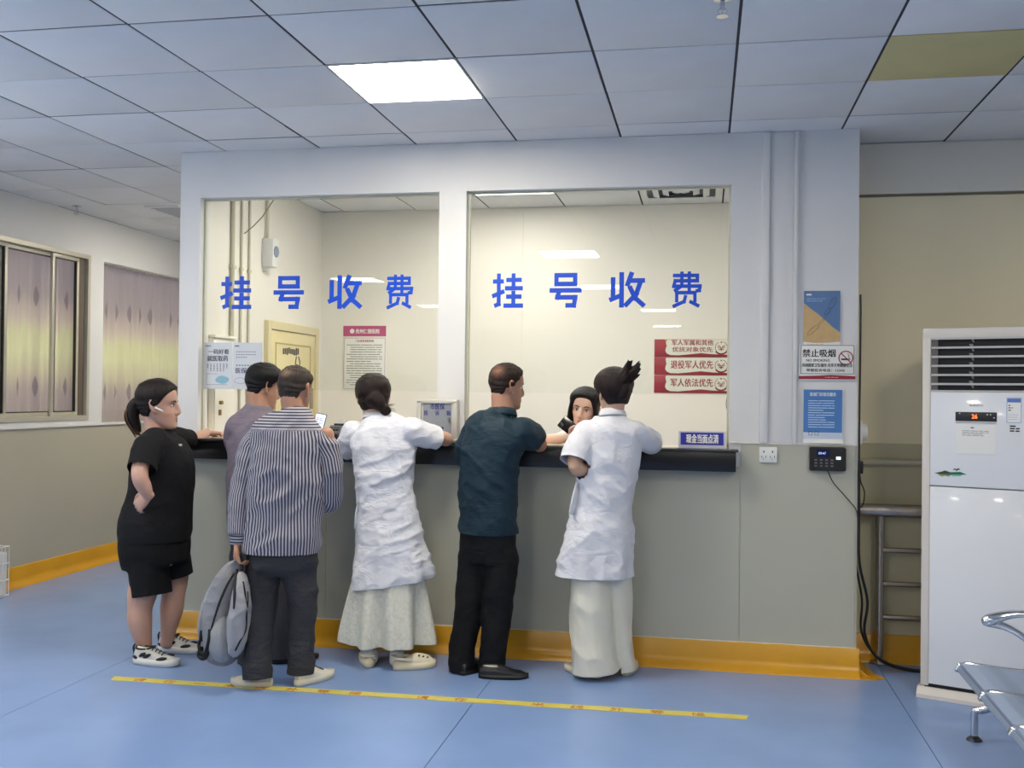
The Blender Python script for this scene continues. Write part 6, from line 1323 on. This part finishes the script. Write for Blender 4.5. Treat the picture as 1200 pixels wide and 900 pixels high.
# ---------- 7. clerk behind the glass
def clerk():
    Y = .36; og = (-.70, .42, 0); t = thing('person', 'clerk with long dark hair and white blouse seated inside, facing out past the white coat', 'person', og)
    sk = skin('pale', (220, 182, 162)); rt = (-.985, .17, 0)
    hc = W(685, 480, Y - .03); Mx = frame((-.12, -.97, -.06), R(-7)); hs = 1.0
    spine = [(690, 590, .14, .11, .44), (690, 560, .13, .10, .43), (688, 530, .15, .105, .40), (687, 514, .14, .08, .38), (687, 508, .06, .05, .36)]
    aR = limb(W(661, 516, .34), W(646, 522, .26), W(640, 517, .18), W(655, 514, .12), W(668, 512, .07)); aL = limb(W(714, 518, .36), W(724, 535, .30), W(722, 528, .20), W(712, 518, .14), W(700, 514, .10))
    seat_z = .50; hipc = Vector((-.70, .44, .56))
    legs = [dict(p=[hipc + Vector((s_ * .08, 0, -.0)), hipc + Vector((s_ * .10, -.20, -.02)), hipc + Vector((s_ * .10, -.24, -.22)), hipc + Vector((s_ * .10, -.20, -.49))], r=[.075, .058, .048, .036]) for s_ in (-1, 1)]
    spine = [(690, 648, .15, .11, .46)] + spine
    arms = [dict(p=aR, r=[.044, .040, .036, .032, .023], hand=dict(d=(.75, -.2, .55), n=(.3, -.6, -.2), side=1, curl=.6, L=.165)), dict(p=aL, r=[.044, .040, .036, .032, .023], hand=dict(d=(-.6, -.7, 0), n=(0, 0, -1), side=-1, curl=.3, L=.165))]
    o, Mw = core_body(t, og, sk, spine, Y, rt, (hc, Mx, hs, .93), legs, arms, (W(687, 510, .36), .046), voxel=.0055); face_parts(t, og, Mw, Mx, hs, lip=(190, 84, 84))
    bl = cloth('white_blouse', (234, 234, 236), .7, .4, 18)
    garment('blouse', t, og, bl, Y, rt, [(690, 600, .155, .125, .44), (690, 560, .150, .120, .43), (688, 533, .165, .120, .40), (687, 518, .155, .10, .38), (687, 511, .075, .06, .365)], [(limb(W(666, 516, .35), W(652, 520, .30), W(645, 521, .25)), [.062, .060, .056]), (limb(W(709, 517, .36), W(719, 527, .33), W(722, 534, .28)), [.062, .060, .056])], disp=folds(.010, (8, 8, 10), 51, .5))
    cs = cloth('navy_skirt', (34, 38, 58), .8, .2, 10); garment('skirt', t, og, cs, Y, rt, [], [([hipc + Vector((0, .05, .06)), hipc + Vector((0, -.06, .02)), hipc + Vector((0, -.22, .0)), hipc + Vector((0, -.25, -.12))], [(.17, .12), (.175, .11), (.17, .09), (.165, .10)])])
    hm = hair_mat('hair_long_black', (10, 8, 8), (30, 24, 22))
    def ex(bm, w):
        for sx in (-1, 1): tube(bm, [w((sx * .030, .050, .092)), w((sx * .060, .045, .060)), w((sx * .076, .030, .010)), w((sx * .080, .022, -.045)), w((sx * .078, .018, -.100)), w((sx * .070, .010, -.150))], [(.018, .020), (.018, .026), (.014, .034), (.014, .038), (.016, .038), (.008, .022)], ref=Mx @ Vector((1, 0, 0)), seg=14, n=4)
        tube(bm, [w((0, -.085, .02)), w((0, -.085, -.06)), w((0, -.075, -.15))], [(.075, .03), (.078, .034), (.062, .022)], ref=Mx @ Vector((1, 0, 0)), seg=18, n=4)
    add_hair(t, og, hc, Mx, hs, hm, lambda x, y, z: np.minimum(hl([-.12, .0, .03, .055, .08, .1], [.030, .036, .042, .062, .084, .1])(z) - y, z + .115), lambda x, y, z: .013 + .010 * np.clip((z - .02) / .05, 0, 1), ex, .0045)
    for k, (sx) in enumerate((-1, 1)): shoe(t, og, Vector((hipc.x + sx * .10, hipc.y - .16, 0)), (sx * .1, -1), 'leather', .23, .042)
    p = thing('mobile_phone', 'black phone in the clerk\'s hand at the counter opening', 'phone', W(669, 502, .06)); p.rotation_euler = (R(-20), R(-52), R(10)); boxo('case', M('phone_black', (18, 18, 20), .2), -.037, .037, 0, .009, -.078, .078, p, bev=.004); boxo('camera_bump', M('phone_black2', (34, 34, 38), .2), -.030, -.006, -.0015, .0, .045, .070, p, bev=.001)
    # her stool
    s = thing('clerk_stool', 'dark round stool under the seated clerk', 'stool', (-.70, .47, 0)); bm = bmesh.new(); cyl(bm, (0, 0, .425), (0, 0, 1), .19, .055, 32, .185); finish(bm, 'seat', m_posd, s, smooth=True, auto=40); bm = bmesh.new(); cyl(bm, (0, 0, .05), (0, 0, 1), .025, .375, 16); finish(bm, 'post', m_chrome, s, smooth=True, auto=40)
    for k in range(5): a_ = 2 * math.pi * k / 5 + .3; bm = bmesh.new(); tube(bm, [(0, 0, .055), (math.cos(a_) * .24, math.sin(a_) * .24, .022)], [.018, .012], seg=8, n=1); cyl(bm, (math.cos(a_) * .23, math.sin(a_) * .23, .0), (0, 0, 1), .022, .02, 12); finish(bm, 'leg', m_chrome, s, smooth=True, auto=40)
    return t
woman_black(); man_grey(); man_striped(); backpack(); coat_bun(); man_teal(); coat_spiky(); clerk()
